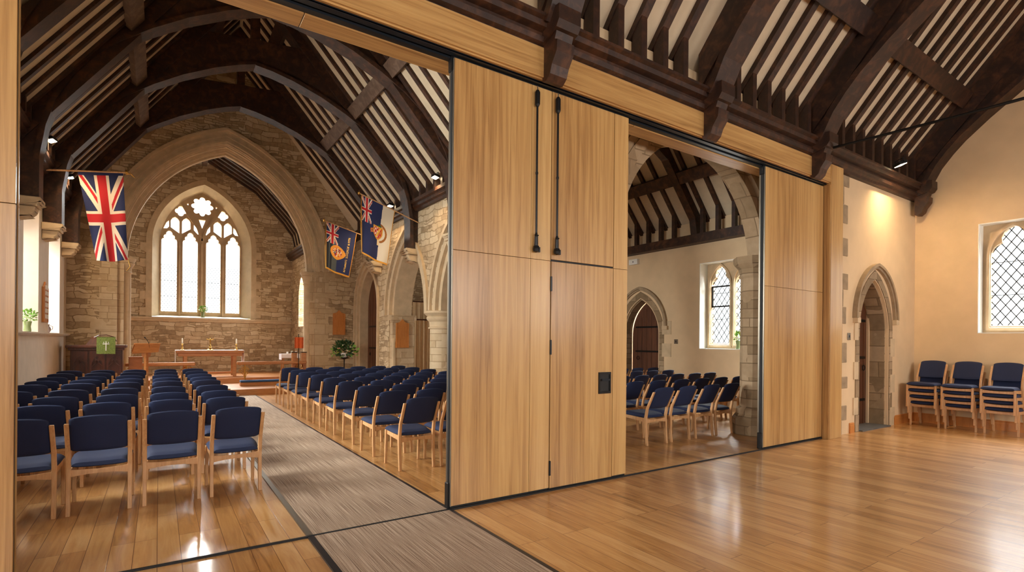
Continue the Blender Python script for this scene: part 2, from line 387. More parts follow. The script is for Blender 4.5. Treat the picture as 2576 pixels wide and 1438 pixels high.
def ordn(k):
    o = ['first', 'second', 'third', 'fourth', 'fifth', 'sixth', 'seventh', 'eighth', 'ninth', 'tenth', 'eleventh', 'twelfth', 'thirteenth',
         'fourteenth', 'fifteenth', 'sixteenth', 'seventeenth', 'eighteenth', 'nineteenth']
    t = {2: 'twenty', 3: 'thirty', 4: 'forty', 5: 'fifty'}; tt = {2: 'twentieth', 3: 'thirtieth', 4: 'fortieth', 5: 'fiftieth'}
    k += 1
    if k <= 19: return o[k - 1]
    return tt[k // 10] if k % 10 == 0 else t[k // 10] + '-' + o[k % 10 - 1]
def dup(root, loc, rz=0, label=None, group=None):
    r = root.copy(); COL.objects.link(r); r.location = loc; r.rotation_euler = (0, 0, rz)
    if label: r['label'] = label
    if group: r['group'] = group
    for ch in KIDS.get(root.name, []):
        c = ch.copy(); COL.objects.link(c); c.parent = r
        for g in KIDS.get(ch.name, []):
            d = g.copy(); COL.objects.link(d); d.parent = c
    return r
KIDS = {}
def kids_of(*roots):
    for o in bpy.data.objects:
        if o.parent: KIDS.setdefault(o.parent.name, [])
    for r in roots:
        KIDS[r.name] = [o for o in bpy.data.objects if o.parent == r]
        for c in KIDS[r.name]: KIDS[c.name] = [o for o in bpy.data.objects if o.parent == c]

# frames
FY = lambda y: frame((0, y, 0), (1, 0, 0), (0, 0, 1), (0, 1, 0))      # wall across the nave: u=x, v=z, w=+y
FX = lambda x: frame((x, 0, 0), (0, 1, 0), (0, 0, 1), (1, 0, 0))      # wall along the nave: u=y, v=z, w=+x

# ================================================================= setting: floors
HX0, HX1, HY0, PY = -5.0, 12.6, -4.3, 4.2      # hall
NX0, NX1, AY, EY = -1.99, 5.47, 17.6, 21.3      # nave, chancel arch wall, east wall
AX1 = 11.3                                      # far wall of the side aisle
bm = B(); box(bm, -6, 13.4, -5.2, 18.4, -.12, 0); struct(obj('floor', bm, 'floor'))
bm = B(); box(bm, -2.6, 4.6, 15.75, 22.4, .0, .17); o = obj('chancel_step', bm, 'oak_y'); tag(o, 'broad low oak platform step before the stone chancel arch', 'step')
bm = B(); box(bm, -2.0, 4.3, 18.1, 22.3, .17, .33); o = obj('altar_step', bm, 'oak_y'); tag(o, 'oak step carrying the altar table under the east window', 'step')
bm = B(); box(bm, 1.0, 2.16, -4.2, 4.185, 0, .012); o = obj('carpet_runner', bm, 'carpet'); tag(o, 'ribbed grey-brown carpet runner on the hall side of the partition track', 'carpet')
bm = B(); box(bm, 1.0, 2.16, 4.225, 15.72, 0, .012); o = obj('carpet_runner', bm, 'carpet'); tag(o, 'ribbed grey-brown aisle carpet running between the chair blocks to the chancel step', 'carpet')
for (x0, x1, y0, y1, lb) in ((.955, 1.0, -4.2, 4.185, 'metal edging strip on the left edge of the hall carpet'), (2.16, 2.19, -4.2, 4.185, 'metal edging strip on the right edge of the hall carpet'),
                         (.955, 1.0, 4.225, 15.72, 'metal edging strip along the aisle carpet beside the left chairs'), (2.16, 2.19, 4.225, 15.72, 'metal edging strip along the aisle carpet beside the right chairs')):
    bm = B(); box(bm, x0, x1, y0, y1, 0, .014); o = obj('edging_strip', bm, 'track' if lb.count('right') or lb.count('hall') else 'alu'); tag(o, lb, 'edging strip')
bm = B(); box(bm, -2.6, 9.0, 4.193, 4.207, 0, .016); o = obj('floor_track', bm, 'rubber'); tag(o, 'thin dark floor track line under the folding partition', 'track')

# ================================================================= setting: walls
def wall(name, fr, outer, holes, w0, w1, mat):
    bm = B(); plate(bm, fr, outer, holes, w0, w1); return struct(obj(name, bm, mat))
RZ = lambda y: 5.1 + 1.2 * (4.1 - abs(y))       # hall rafter underside
# hall gable wall (far right) with its window
GY0, GY1, GZ0, GZ1 = 1.6, 3.22, 1.75, 3.775
wall('wall_right', FX(HX1), [(HY0, 0), (4.3, 0), (4.3, 4.9), (0, 10.4), (HY0, 4.9)], [[(GY0, GZ0), (GY1, GZ0), (GY1, GZ1), (GY0, GZ1)]], 0, .42, 'plaster')
hw = [[(x - .85, 1.75), (x + .85, 1.75), (x + .85, 4.0), (x - .85, 4.0)] for x in (-1.6, 2.6, 6.8, 10.4)]
wall('wall_back', FY(HY0), [(HX0, 0), (HX1 + .4, 0), (HX1 + .4, 5), (HX0, 5)], hw, -.4, 0, 'plaster')
wall('wall_left', FX(HX0), [(HY0, 0), (4.3, 0), (4.3, 4.9), (0, 10.4), (HY0, 4.9)], [arch(0, 1.5, 3.4, 5.6, 1.8)], -.4, 0, 'plaster')
# hall side of the wall around the partition: to the left, above the header and the piece with the arched doorway
D1 = arch(10.78, .59, 1.75, 2.70, 0)
wall('wall_front', FY(PY), [(9.42, 0)] + D1[:1] + D1[1:-1] + D1[-1:] + [(HX1 + .1, 0), (HX1 + .1, 4.95), (9.42, 4.95)], [], 0, .6, 'plaster')
wall('wall_front_upper', FY(PY), [(HX0, 4.47), (9.42, 4.47), (9.42, 4.95), (HX0, 4.95)], [], .0, .3, 'plaster')
wall('wall_front_left', FY(PY), [(HX0, 0), (-2.3, 0), (-2.3, 4.47), (HX0, 4.47)], [], 0, .3, 'plaster')
# gable over the partition towards the nave
wall('wall_nave_west', FY(4.52), [(-2.4, 4.3), (11.3, 4.3), (11.3, 6.0), (8.4, 9.0), (5.9, 6.0), (1.75, 10.8), (-2.4, 5.2)], [], 0, .25, 'plaster')
# nave left wall with deep window bays
wn = [[(a, 1.62), (b, 1.62), (b, 4.35), (a, 4.35)] for a, b in ((5.6, 7.0), (8.1, 10.2), (12.44, 13.86), (15.0, 16.52))]
wall('wall_nave_left', FX(NX0), [(4.4, 0), (AY + .1, 0), (AY + .1, 5.3), (4.4, 5.3)], wn, -.62, 0, 'plaster_nave')
# nave right wall: arcade on the aisle side
def arcade_outline():
    A1 = arch(13.22, 1.2, 2.25, 4.26); Bx = arch(16.4, .95, 2.55, 3.87, 0)
    C1 = arch(10.2, 1.2, 2.25, 4.26)
    pts = [(AY + .1, 0)]
    pts += list(reversed(Bx))
    pts += [(14.42, 0)] + list(reversed(A1)) + list(reversed(C1)) + [(8.9, 2.25), (8.4, 2.25), (8.4, 4.98), (4.9, 4.98), (4.9, 5.2), (AY + .1, 5.2)]
    return pts
wall('wall_nave_right', FX(NX1), arcade_outline(), [], 0, .7, 'rubble')
# chancel arch wall
CA_c, CA_a, CA_s, CA_t = 1.62, 2.36, 3.72, 7.06
ci = arch(CA_c, CA_a + .22, CA_s, CA_t + .28, 0, n=18)
wall('wall_chancel_arch', FY(AY), [(-2.3, 0)] + ci + [(5.9, 0), (5.9, 4.9), (1.75, 10.6), (-2.3, 4.9)], [], 0, .8, 'rubble')
# chancel
EW_c = 1.24
eo = arch(EW_c + .05, 1.5, 4.75, 6.93, 2.26, n=16)
wall('wall_east', FY(EY), [(-2.0, 0), (4.6, 0), (4.6, 5.2), (1.3, 9.2), (-2.0, 5.2)], [eo], 0, .75, 'rubble')
wall('wall_chancel_right', FX(4.2), [(18.3, 0), (EY + .1, 0), (EY + .1, 5.0), (18.3, 5.0)], [arch(19.7, .42, 3.0, 3.8, 2.0), ], 0, .5, 'rubble')
wall('wall_chancel_left', FX(-1.7), [(18.3, 0), (EY + .1, 0), (EY + .1, 5.0), (18.3, 5.0)], [], -.4, 0, 'rubble')
# side aisle
D2 = arch(10.25, .65, 1.75, 2.76, 0)
aw = [(6.85, 1.38), (8.3, 1.38), (8.3, 3.53), (6.85, 3.53)]
aw2 = [(12.6, 1.38), (14.2, 1.38), (14.2, 3.53), (12.6, 3.53)]
wall('wall_aisle', FX(AX1), [(4.5, 0)] + D2 + [(17.7, 0), (17.7, 4.6), (4.5, 4.6)], [aw, aw2], 0, .5, 'plaster')
wall('wall_aisle_east', FY(17.0), [(6.1, 0), (11.8, 0), (11.8, 5.0), (8.7, 8.2), (6.1, 5.0)], [], 0, .4, 'rubble')
XA = arch(6.6, 1.83, 2.8, 4.62, 0)
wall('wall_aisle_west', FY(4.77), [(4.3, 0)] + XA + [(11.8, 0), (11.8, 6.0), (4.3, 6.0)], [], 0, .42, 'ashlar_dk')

# ceilings (plaster between the rafters)
def slab(name, pts, t, mat='plaster_roof', clip=None):
    bm = B(); a = [Vector(p) for p in pts]; nrm = (a[1] - a[0]).cross(a[2] - a[0]).normalized()
    if nrm.z < 0: nrm = -nrm
    hexa(bm, [*a, *[p + nrm * t for p in a]])
    for (p, nn) in (clip or []):
        bmesh.ops.bisect_plane(bm, geom=bm.verts[:] + bm.edges[:] + bm.faces[:], plane_co=p, plane_no=nn, clear_outer=True)
        bmesh.ops.holes_fill(bm, edges=[e for e in bm.edges if e.is_boundary])
    return struct(obj(name, bm, mat))
RT = .11
slab('ceiling_hall_north', [(HX0, 4.62, RZ(4.62) + RT), (HX1 + .2, 4.62, RZ(4.62) + RT), (HX1 + .2, 0, RZ(0) + RT), (HX0, 0, RZ(0) + RT)], .06)
slab('ceiling_hall_south', [(HX0, -5.1, RZ(5.1) + RT), (HX1 + .2, -5.1, RZ(5.1) + RT), (HX1 + .2, 0, RZ(0) + RT), (HX0, 0, RZ(0) + RT)], .06)
NC, KS = 1.75, .235
NZ = lambda x: 5.30 + 1.3 * (3.55 - abs(x - NC))
def NV(x, z, s): return Vector((x, s + KS * (5.35 - x), z))
RN = .085
slab('ceiling_nave_right', [(6.0, 4.6, NZ(6.0) + RN), (6.0, 17.9, NZ(6.0) + RN), (NC, 17.9, NZ(NC) + RN), (NC, 4.6, NZ(NC) + RN)], .06)
slab('ceiling_nave_left', [(-2.5, 4.6, NZ(-2.5) + RN), (-2.5, 17.9, NZ(-2.5) + RN), (NC, 17.9, NZ(NC) + RN), (NC, 4.6, NZ(NC) + RN)], .06)
AZ = lambda x: 4.72 + 1.2 * (2.45 - abs(x - 8.7))
slab('ceiling_aisle_right', [(11.9, 4.9, AZ(11.9) + RT), (11.9, 17.4, AZ(11.9) + RT), (8.7, 17.4, AZ(8.7) + RT), (8.7, 4.9, AZ(8.7) + RT)], .06)
slab('ceiling_aisle_left', [(5.9, 4.9, AZ(5.9) + RT), (5.9, 17.4, AZ(5.9) + RT), (8.7, 17.4, AZ(8.7) + RT), (8.7, 4.9, AZ(8.7) + RT)], .06)
CZ = [(4.35, 4.6), (4.18, 5.4), (3.85, 5.85), (2.9, 6.85), (1.3, 7.75)]
bm = B()
for s in (1, -1):
    pr = [((1.27 + s * (x - 1.27)), z + .08) for x, z in CZ]
    for (xa, za), (xb, zb) in zip(pr, pr[1:]):
        hexa(bm, [(xa, 18.2, za), (xa, 21.5, za), (xb, 21.5, zb), (xb, 18.2, zb), (xa + s * .06, 18.2, za + .06), (xa + s * .06, 21.5, za + .06), (xb + s * .06, 21.5, zb + .06), (xb + s * .06, 18.2, zb + .06)])
struct(obj('ceiling_chancel', bm, 'plaster_roof'))

# ================================================================= hall roof
# cornice along the partition wall (moulded section swept along x)
CORN = [(4.22, 4.38), (4.12, 4.38), (4.11, 4.42), (4.07, 4.44), (4.06, 4.49), (4.09, 4.50), (4.09, 4.54), (4.02, 4.56), (4.01, 4.61), (3.97, 4.63), (3.97, 4.66), (4.22, 4.66)]
def along_x(bm, prof, x0, x1):
    a = [bm.verts.new((x0, y, z)) for y, z in prof]; b = [bm.verts.new((x1, y, z)) for y, z in prof]
    for i in range(len(prof)): bm.faces.new((a[i], a[(i + 1) % len(prof)], b[(i + 1) % len(prof)], b[i]))
    bm.faces.new(a[::-1]); bm.faces.new(b)
def along_y(bm, prof, y0, y1):
    a = [bm.verts.new((x, y0, z)) for x, z in prof]; b = [bm.verts.new((x, y1, z)) for x, z in prof]
    for i in range(len(prof)): bm.faces.new((a[i], a[(i + 1) % len(prof)], b[(i + 1) % len(prof)], b[i]))
    bm.faces.new(a[::-1]); bm.faces.new(b)
bm = B(); along_x(bm, CORN, HX0, HX1 + .02); struct(obj('trim_1', bm, 'timber'))
bm = B(); box(bm, HX0, HX1, 4.22, 4.6, 4.6, 4.66); struct(obj('trim_2', bm, 'timber'))
bm = B(); along_x(bm, [(-y, z) for y, z in CORN], HX0, HX1 + .02); struct(obj('trim_3', bm, 'timber'))
def truss_h(x, label, bracket=True, mirror_low=True):
    t = thing('roof_truss', label, 'roof truss', (x, 4.1, 4.1), 0, 'arched trusses of the hall roof')
    L = lambda bm: bmesh.ops.translate(bm, vec=(-x, -4.1, -4.1), verts=bm.verts[:])
    w = .15
    sof = [(4.02, 4.62), (3.95, 4.72), (3.82, 4.98), (3.64, 5.22), (3.45, 5.43), (3.1, 5.74), (2.6, 6.13), (2.1, 6.46), (1.5, 6.78), (.8, 7.03), (0, 7.16)]
    fr = frame((x, 0, 0), (0, 1, 0), (0, 0, 1), (1, 0, 0))
    for s in (1, -1):
        P_ = [(s * a, b) for a, b in sof]
        bm = B()
        up = [(s * 4.12, RZ(4.12)), (s * 3.2, RZ(3.2)), (s * 2.6, 6.95), (s * 1.9, 7.35), (s * 1.1, 7.58), (0, 7.66)]
        plate(bm, fr, P_ + up[::-1] + [(s * 4.12, 4.62)], [], -w * .75, w * .75); L(bm); ab_ = obj('arch_brace', bm, 'timber', t)
        bm = B(); sweep(bm, fr, P_, [(-.03, -w - .03), (.06, -w - .03), (.06, w + .03), (-.03, w + .03)]); L(bm); obj('soffit_moulding', bm, 'timber', ab_)
        bm = B(); q = [(s * 4.15, RZ(4.15) + .1), (0, RZ(0) + .1), (0, RZ(0) - .36), (s * 4.15, RZ(4.15) - .36)]
        plate(bm, fr, q, [], -w, w); L(bm); obj('principal_rafter', bm, 'timber', t)
        if bracket:
            bm = B(); y = s * 4.1
            pr = [(s * 4.12, 4.08), (s * 4.06, 4.07), (s * 4.0, 4.12), (s * 3.97, 4.2), (s * 3.9, 4.3), (s * 3.89, 4.4), (s * 3.93, 4.42), (s * 3.9, 4.5), (s * 3.86, 4.54), (s * 3.86, 4.66), (s * 4.12, 4.68)]
            plate(bm, fr, pr, [], -.105, .105); L(bm); bk_ = obj('bracket', bm, 'timber', t)
            bm = B(); plate(bm, fr, [(s * 4.12, 4.42), (s * 3.87, 4.5), (s * 3.83, 4.56), (s * 3.83, 4.7), (s * 4.12, 4.72)], [], -.135, .135); L(bm); obj('bracket_cap', bm, 'timber', bk_)
    bm = B(); box(bm, x - .08, x + .08, -.1, .1, 7.5, RZ(0) - .1); L(bm); obj('king_post', bm, 'timber', t)
    return t
HT = [.6, 3.22, 5.74, 8.4]
for x, nm in zip(HT, ('hall roof truss over the pass door end of the partition, out past the frame top', 'hall roof truss above the two black hanging rods', 'hall roof truss above the opening between partition panels', 'hall roof truss carrying the thin iron tie rod')):
    truss_h(x, nm)
truss_h(12.42, 'hall roof truss against the warm lit gable wall')
RX = []
def rafter_h(x, lab):
    t = thing('rafter', lab, 'rafter', (x, 4.05, 4.66), 0, 'common rafters of the hall roof')
    bm = B(); w = .055; d = .15; y0, y1 = 4.5, .05
    a = [(0, y0 - 4.05, RZ(y0) - 4.66 + RT), (0, y1 - 4.05, RZ(y1) - 4.66 + RT), (0, y1 - 4.05, RZ(y1) - 4.66), (0, y0 - 4.05, RZ(y0) - 4.66)]
    hexa(bm, [(-w, *p[1:]) for p in a] + [(w, *p[1:]) for p in a]); obj('sloping_timber', bm, 'timber', t)
    bm = B(); box(bm, -.045, .045, -.01, .13, 0, RZ(4.05) - 4.66 + .05); obj('ashlar_strut', bm, 'timber', t)
xs = [x for k in range(40) for x in [12.08 - .362 * k] if x > -1.2 and all(abs(x - h) > .2 for h in HT)]
for k, x in enumerate(xs): rafter_h(x, 'dark hall roof rafter on its upright strut, %s from the warm gable wall' % ordn(k))
pb = [-4.9] + HT + [12.3]
for row, (y, lbl) in enumerate(((3.28, 'lower'), (1.6, 'upper'))):
    for a, b, nm in zip(pb, pb[1:], ('before the first truss', 'over the left of the partition', 'over the pass door', 'over the right opening', 'beside the gable wall')):
        bm = B(); z = RZ(y) + .01; hexa(bm, [(a + .08, y - .08, z + .0), (a + .08, y + .08, z - .22), (b - .08, y + .08, z - .22), (b - .08, y - .08, z + .0),
                                     (a + .08, y + .0, z + .07), (a + .08, y + .16, z - .14), (b - .08, y + .16, z - .14), (b - .08, y + .0, z + .07)])
        o = obj('purlin', bm, 'timber'); tag(o, '%s dark purlin of the hall roof, the length %s' % (lbl, nm), 'purlin', 'hall roof purlins')
bm = B(); tube(bm, [(8.45, 3.86, 4.5), (8.45, 2.4, 4.455), (8.45, 0, 4.42), (8.45, -3.86, 4.5)], .02, 8)
o = obj('tie_rod', bm, 'iron'); tag(o, 'thin dark iron tie rod crossing the hall below the roof', 'tie rod')

# ================================================================= nave roof
def truss_n(s0, label, lw):
    t = thing('roof_truss', label, 'roof truss', NV(5.3, 3.9, s0), 0, 'arched trusses of the nave roof')
    o_ = NV(5.3, 3.9, s0)
    def place(bm):
        for v in bm.verts: v.co = NV(v.co.x, v.co.z, v.co.y + s0) - o_
    w = .15; fr = frame((0, 0, 0), (1, 0, 0), (0, 0, 1), (0, 1, 0))
    sof = [(3.50, 3.86), (3.50, 4.55), (3.42, 5.08), (3.28, 5.55), (3.06, 5.98), (2.78, 6.36), (2.42, 6.7), (1.95, 7.03), (1.4, 7.35), (.8, 7.62), (.35, 7.77), (0, 7.85)]
    for s in (1, -1):
        C = NC + .05
        P_ = [(C + s * a, b) for a, b in sof]
        up = [(C + s * 3.78, 3.86), (C + s * 3.78, 5.1), (C + s * 3.3, NZ(NC + 3.3)), (C + s * 2.5, NZ(NC + 2.5)), (C + s * 2.0, 7.75), (C + s * 1.2, 8.18), (C + s * .5, 8.38), (C, 8.44)]
        bm = B(); plate(bm, fr, P_ + up[::-1], [], -w * .8, w * .8); place(bm); ab_ = obj('arch_brace', bm, 'timber', t)
        bm = B(); sweep(bm, fr, P_, [(-.03, -w - .04), (.05, -w - .04), (.05, w + .04), (-.03, w + .04)]); place(bm); obj('soffit_moulding', bm, 'timber', ab_)
        bm = B(); plate(bm, fr, [(C + s * 3.75, NZ(NC + 3.75) + .1), (C, NZ(NC) + .1), (C, NZ(NC) - .3), (C + s * 3.75, NZ(NC + 3.75) - .3)], [], -w, w); place(bm); obj('principal_rafter', bm, 'timber', t)
    bm = B(); box(bm, NC - .04, NC + .14, -.09, .09, 8.2, NZ(NC) - .1); place(bm); obj('king_post', bm, 'timber', t)
    bm = B(); box(bm, NC - 1.6, NC + 1.7, -.1, .1, 8.2, 8.42); place(bm); obj('collar_beam', bm, 'timber', t)
NT = [7.6, 10.15, 12.6, 15.2]
for s0, lb in zip(NT, ('nave roof truss nearest the header beam', 'nave roof truss behind the header, its foot on the corbel beside the left panel', 'middle nave roof truss rising over the union flag pole', 'nave roof truss framing the stone chancel arch')):
    truss_n(s0, lb, 0)
def rafter_n(s0, side, lab):
    x_e = 5.42 if side > 0 else -1.92
    o_ = NV(x_e, 5.1, s0)
    t = thing('rafter', lab, 'rafter', o_, 0, 'common rafters of the nave roof')
    def pl(bm):
        for v in bm.verts: v.co = NV(v.co.x, v.co.z, v.co.y + s0) - o_
    xa, xb = NC + side * 4.05, NC + side * .04
    bm = B(); w = .05
    a = [(xa, NZ(xa) + RN), (xb, NZ(xb) + RN), (xb, NZ(xb)), (xa, NZ(xa))]
    hexa(bm, [(x, -w, z) for x, z in a] + [(x, w, z) for x, z in a]); pl(bm); obj('sloping_timber', bm, 'timber', t)
    xs_ = NC + side * 3.58
    bm = B(); box(bm, xs_ - .06, xs_ + .06, -.045, .045, 5.08, NZ(xs_) + .2); pl(bm); obj('ashlar_strut', bm, 'timber', t)
for side, nm in ((1, 'arcade'), (-1, 'window')):
    k = 0; s = 16.7 if side > 0 else 15.9
    while s > 6.0:
        if all(abs(s - q) > .2 for q in NT) and s + KS * (5.35 - (5.4 if side > 0 else -1.9)) < 17.55:
            rafter_n(s, side, 'dark nave roof rafter on the %s side, %s from the chancel arch wall' % (nm, ordn(k))); k += 1
        s -= .40
for side, nm in ((1, 'arcade'), (-1, 'window')):
    for row, ins in enumerate((1.6, 3.1)):
        x = NC + side * (3.72 - ins); z = NZ(x)
        bb = NT + [17.3 - KS * (5.35 - x)]
        for a, b, wh in zip(bb, bb[1:], ('nearest the header', 'between the middle trusses', 'against the chancel arch wall')):
            bm = B(); q = [(x - side * .12, z - .02), (x + side * .06, z - .26), (x + side * .16, z - .18), (x - side * .02, z + .06)]
            hexa(bm, [NV(p[0], p[1], a + .1) for p in q] + [NV(p[0], p[1], b - .1) for p in q])
            o = obj('purlin', bm, 'timber_grey' if row == 0 else 'timber'); tag(o, '%s purlin, %s side of nave roof, length %s' % (('lower worn', 'upper dark')[row], nm, wh), 'purlin', 'nave roof purlins')
# wall plates of the nave
PL = [(0, 0), (.1, .0), (.12, .05), (.17, .08), (.17, .15), (.22, .18), (.22, .26), (0, .26)]
bm = B(); along_y(bm, [(NX1 + .02 - a, 4.82 + b) for a, b in PL], 4.78, AY); struct(obj('trim_4', bm, 'timber'))
bm = B(); along_y(bm, [(NX0 - .02 + a, 4.82 + b) for a, b in PL], 4.78, AY); struct(obj('trim_5', bm, 'timber'))
# corbels of the nave
def corbel(x, y, z, s, lb):
    t = thing('stone_corbel', lb, 'corbel', (x, y, z), 0, 'stone corbels under the nave trusses')
    bm = B(); pr = [(0, 0), (.34, 0), (.34, -.07), (.3, -.1), (.3, -.15), (0, -.15)]
    fr = frame((0, 0, 0), (-s, 0, 0), (0, 0, 1), (0, 1, 0))
    plate(bm, fr, pr, [], -.22, .22); bmesh.ops.bevel(bm, geom=bm.edges[:], offset=.012, affect='EDGES'); obj('cap', bm, 'stone', t)
    bm = B(); plate(bm, fr, [(0, -.15), (.27, -.15), (.25, -.24), (.19, -.3), (.1, -.335), (0, -.345)], [], -.17, .17); bmesh.ops.bevel(bm, geom=bm.edges[:], offset=.015, affect='EDGES'); obj('body', bm, 'stone', t)
for s0, a, b in ((10.15, 'stone corbel on the left nave wall beside the foreground panel', 'stone corbel on the arcade hidden by the left partition panel'),
                 (12.6, 'stone corbel on the left nave wall above the hymn board', 'stone corbel on the arcade above the round column'),
                 (15.2, 'stone corbel on the left nave wall in the chancel corner', 'stone corbel on the arcade behind the two navy flags')):
    for x, s, lb in ((NX0, -1, a), (NX1, 1, b)):
        xx = x + .15 if s < 0 else x - .15
        corbel(x, s0 + KS * (5.35 - xx), 3.86, s, lb)

# ================================================================= arcade column, hoods
def column(x, y, lb, zt=2.25):
    t = thing('stone_column', lb, 'column', (x, y, 0), 0, 'round columns of the nave arcade')
    bm = B(); lathe(bm, [(.42, 0), (.42, .22), (.38, .26), (.39, .32), (.33, .37), (.31, .38)], n=24); obj('base', bm, 'ashlar', t, True)
    bm = B(); lathe(bm, [(.31, .36), (.31, zt - .42)], n=24); obj('shaft', bm, 'ashlar', t, True)
    bm = B(); lathe(bm, [(.31, zt - .44), (.345, zt - .43), (.35, zt - .4), (.32, zt - .38), (.33, zt - .26), (.39, zt - .2), (.4, zt - .15), (.375, zt - .13), (.44, zt - .07), (.46, zt - .05), (.46, zt), (.0, zt)], n=24); obj('capital', bm, 'stone', t, True)
column(5.82, 11.71, 'round stone column beside the left partition panel edge')
column(5.82, 8.7, 'round stone column hidden behind the partition panels')
def arch_trim(name, fr, cx, a, zs, za, bands, mat, lb=None, cat=None, z0=None, kind=None):
    """bands: list of (offset in, offset out, depth front, depth back)"""
    bm = B()
    for o0, o1, w0, w1 in bands:
        pth = arch(cx, a, zs, za, z0, n=18)
        sweep(bm, fr, pth, [(o0, w0), (o1, w0 ), (o1, w1), (o0, w1)])
    o = obj(name, bm, mat)
    if lb: tag(o, lb, cat)
    else: struct(o)
    return o
fa = FX(NX1)
for cx, lb in ((13.22, 'the arch over the tan curtain'), (10.2, 'the arch behind the left panel')):
    arch_trim('trim_6', fa, cx, 1.06, 2.25, 4.1, [(0, .13, .08, .62), (.13, .27, -.012, .5), (.33, .42, -.07, .02)], 'stone')
arch_trim('trim_7', fa, 16.4, .82, 2.55, 3.72, [(0, .12, .06, .62), (.12, .24, -.01, .5), (.28, .36, -.06, .02)], 'stone', z0=0)
# half pier and responds on the arcade
bm = B(); box(bm, NX1 + .02, NX1 + .68, 14.2, 14.46, 0, 2.1); box(bm, NX1 - .03, NX1 + .73, 14.16, 14.46, 2.1, 2.25); struct(obj('trim_8', bm, 'ashlar'))
bm = B(); lathe(bm, [(.07, 0), (.07, .1), (.05, .14), (.05, 1.45), (.08, 1.52), (.08, 1.58)], c=(NX1 + .06, 14.2, 0), n=12); o = obj('wall_shaft', bm, 'stone', None, True); tag(o, 'slim half-height stone shaft at the foot of the pier left of the pier board', 'shaft')
# chancel arch mouldings and shafts
fc = FY(AY)
arch_trim('trim_9', fc, CA_c, CA_a, CA_s, CA_t, [(0, .06, .33, .5), (.06, .12, .24, .6), (.12, .155, .2, .62), (.155, .2, .09, .7), (.19, .5, .03, .77)], 'stone')
arch_trim('trim_10', fc, CA_c, CA_a, CA_s, CA_t, [(.22, .28, -.02, .79), (.28, .33, -.05, .1), (.33, .42, -.012, .1), (.42, .46, -.05, .1), (.46, .58, -.02, .1), (.58, .66, -.1, .02)], 'stone')
for s in (-1, 1):
    x = CA_c + s * (CA_a + .06)
    bm = B(); lathe(bm, [(.19, 0), (.19, .3), (.15, .36), (.15, CA_s - .42), (.18, CA_s - .4), (.155, CA_s - .37), (.165, CA_s - .27), (.24, CA_s - .14), (.22, CA_s - .12), (.26, CA_s - .05), (.26, CA_s)], c=(x, AY + .3, 0), n=20)
    o = obj('arch_shaft', bm, 'stone', None, True); tag(o, 'round stone shaft with moulded capital on the %s side of the chancel arch' % ('pulpit' if s < 0 else 'flower stand'), 'shaft')
    bm = B()
    for k in range(13):
        z0 = k * .29; ww = .42 if k % 2 else .62
        if s > 0: box(bm, x + .14, x + .14 + ww, AY - .012, AY + .1, z0 + .004, z0 + .286)
        else: box(bm, x - .14 - ww * .9, x - .14, AY - .012, AY + .1, z0 + .004, z0 + .286)
    struct(obj('trim_11', bm, 'ashlar'))
    bm = B(); box(bm, *(sorted((x, x + s * .16))), AY + .08, AY + .8, 0, CA_s); struct(obj('trim_12', bm, 'ashlar'))
# cross arch behind the right opening
fx = FY(4.77)
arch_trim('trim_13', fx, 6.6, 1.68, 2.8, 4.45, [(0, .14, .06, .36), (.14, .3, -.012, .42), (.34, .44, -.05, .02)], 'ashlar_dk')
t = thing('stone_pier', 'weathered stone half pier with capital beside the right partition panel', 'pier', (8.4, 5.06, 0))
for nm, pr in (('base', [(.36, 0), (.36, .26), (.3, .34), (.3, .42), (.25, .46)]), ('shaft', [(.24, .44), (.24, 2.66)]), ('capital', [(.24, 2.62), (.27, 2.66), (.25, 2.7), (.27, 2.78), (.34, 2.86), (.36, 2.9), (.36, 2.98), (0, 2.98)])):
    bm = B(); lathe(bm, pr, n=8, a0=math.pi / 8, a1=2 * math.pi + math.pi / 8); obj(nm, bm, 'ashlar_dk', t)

# ================================================================= side aisle roof
def rafter_a(y, lab):
    t = thing('rafter', lab, 'rafter', (11.1, y, 4.24), 0, 'common rafters of the side aisle roof')
    bm = B(); w = .05
    for s in (1,):
        a = [(11.75, AZ(11.75) + RT), (8.7, AZ(8.7) + RT), (8.7, AZ(8.7)), (11.75, AZ(11.75))]
        hexa(bm, [(x - 11.1, -w, z - 4.24) for x, z in a] + [(x - 11.1, w, z - 4.24) for x, z in a])
    obj('sloping_timber', bm, 'timber', t)
    bm = B(); box(bm, -.05, .06, -.045, .045, 0, AZ(11.1) - 4.24 + .06); obj('ashlar_strut', bm, 'timber', t)
AT = [8.35, 12.2]
k = 0; y = 5.5
while y < 14.6:
    if all(abs(y - q) > .22 for q in AT): rafter_a(y, 'dark rafter over the side aisle, %s from the stone cross arch' % ordn(k)); k += 1
    y += .43
for y, lb in zip(AT, ('curved dark truss over the side aisle door', 'far curved dark truss in the side aisle')):
    t = thing('aisle_truss', lb, 'roof truss', (11.1, y, 4.2), 0, 'side aisle trusses'); fr = frame((-11.1, 0, -4.2), (1, 0, 0), (0, 0, 1), (0, 1, 0))
    for s in (1, -1):
        C = 8.7; sof = [(2.42, 4.2), (2.35, 4.6), (2.15, 5.0), (1.8, 5.45), (1.35, 5.85), (.8, 6.15), (0, 6.3)]
        P_ = [(C + s * a, b) for a, b in sof]
        bm = B(); plate(bm, fr, P_ + [(C, 6.65), (C + s * .9, 6.5), (C + s * 1.5, AZ(C + 1.5)), (C + s * 2.5, AZ(C + 2.5)), (C + s * 2.6, 4.2)], [], -.09, .09); obj('arch_brace', bm, 'timber', t)
        bm = B(); plate(bm, fr, [(C + s * 2.7, AZ(C + 2.7) + .1), (C, AZ(C) + .1), (C, AZ(C) - .22), (C + s * 2.7, AZ(C + 2.7) - .22)], [], -.1, .1); obj('principal_rafter', bm, 'timber', t)
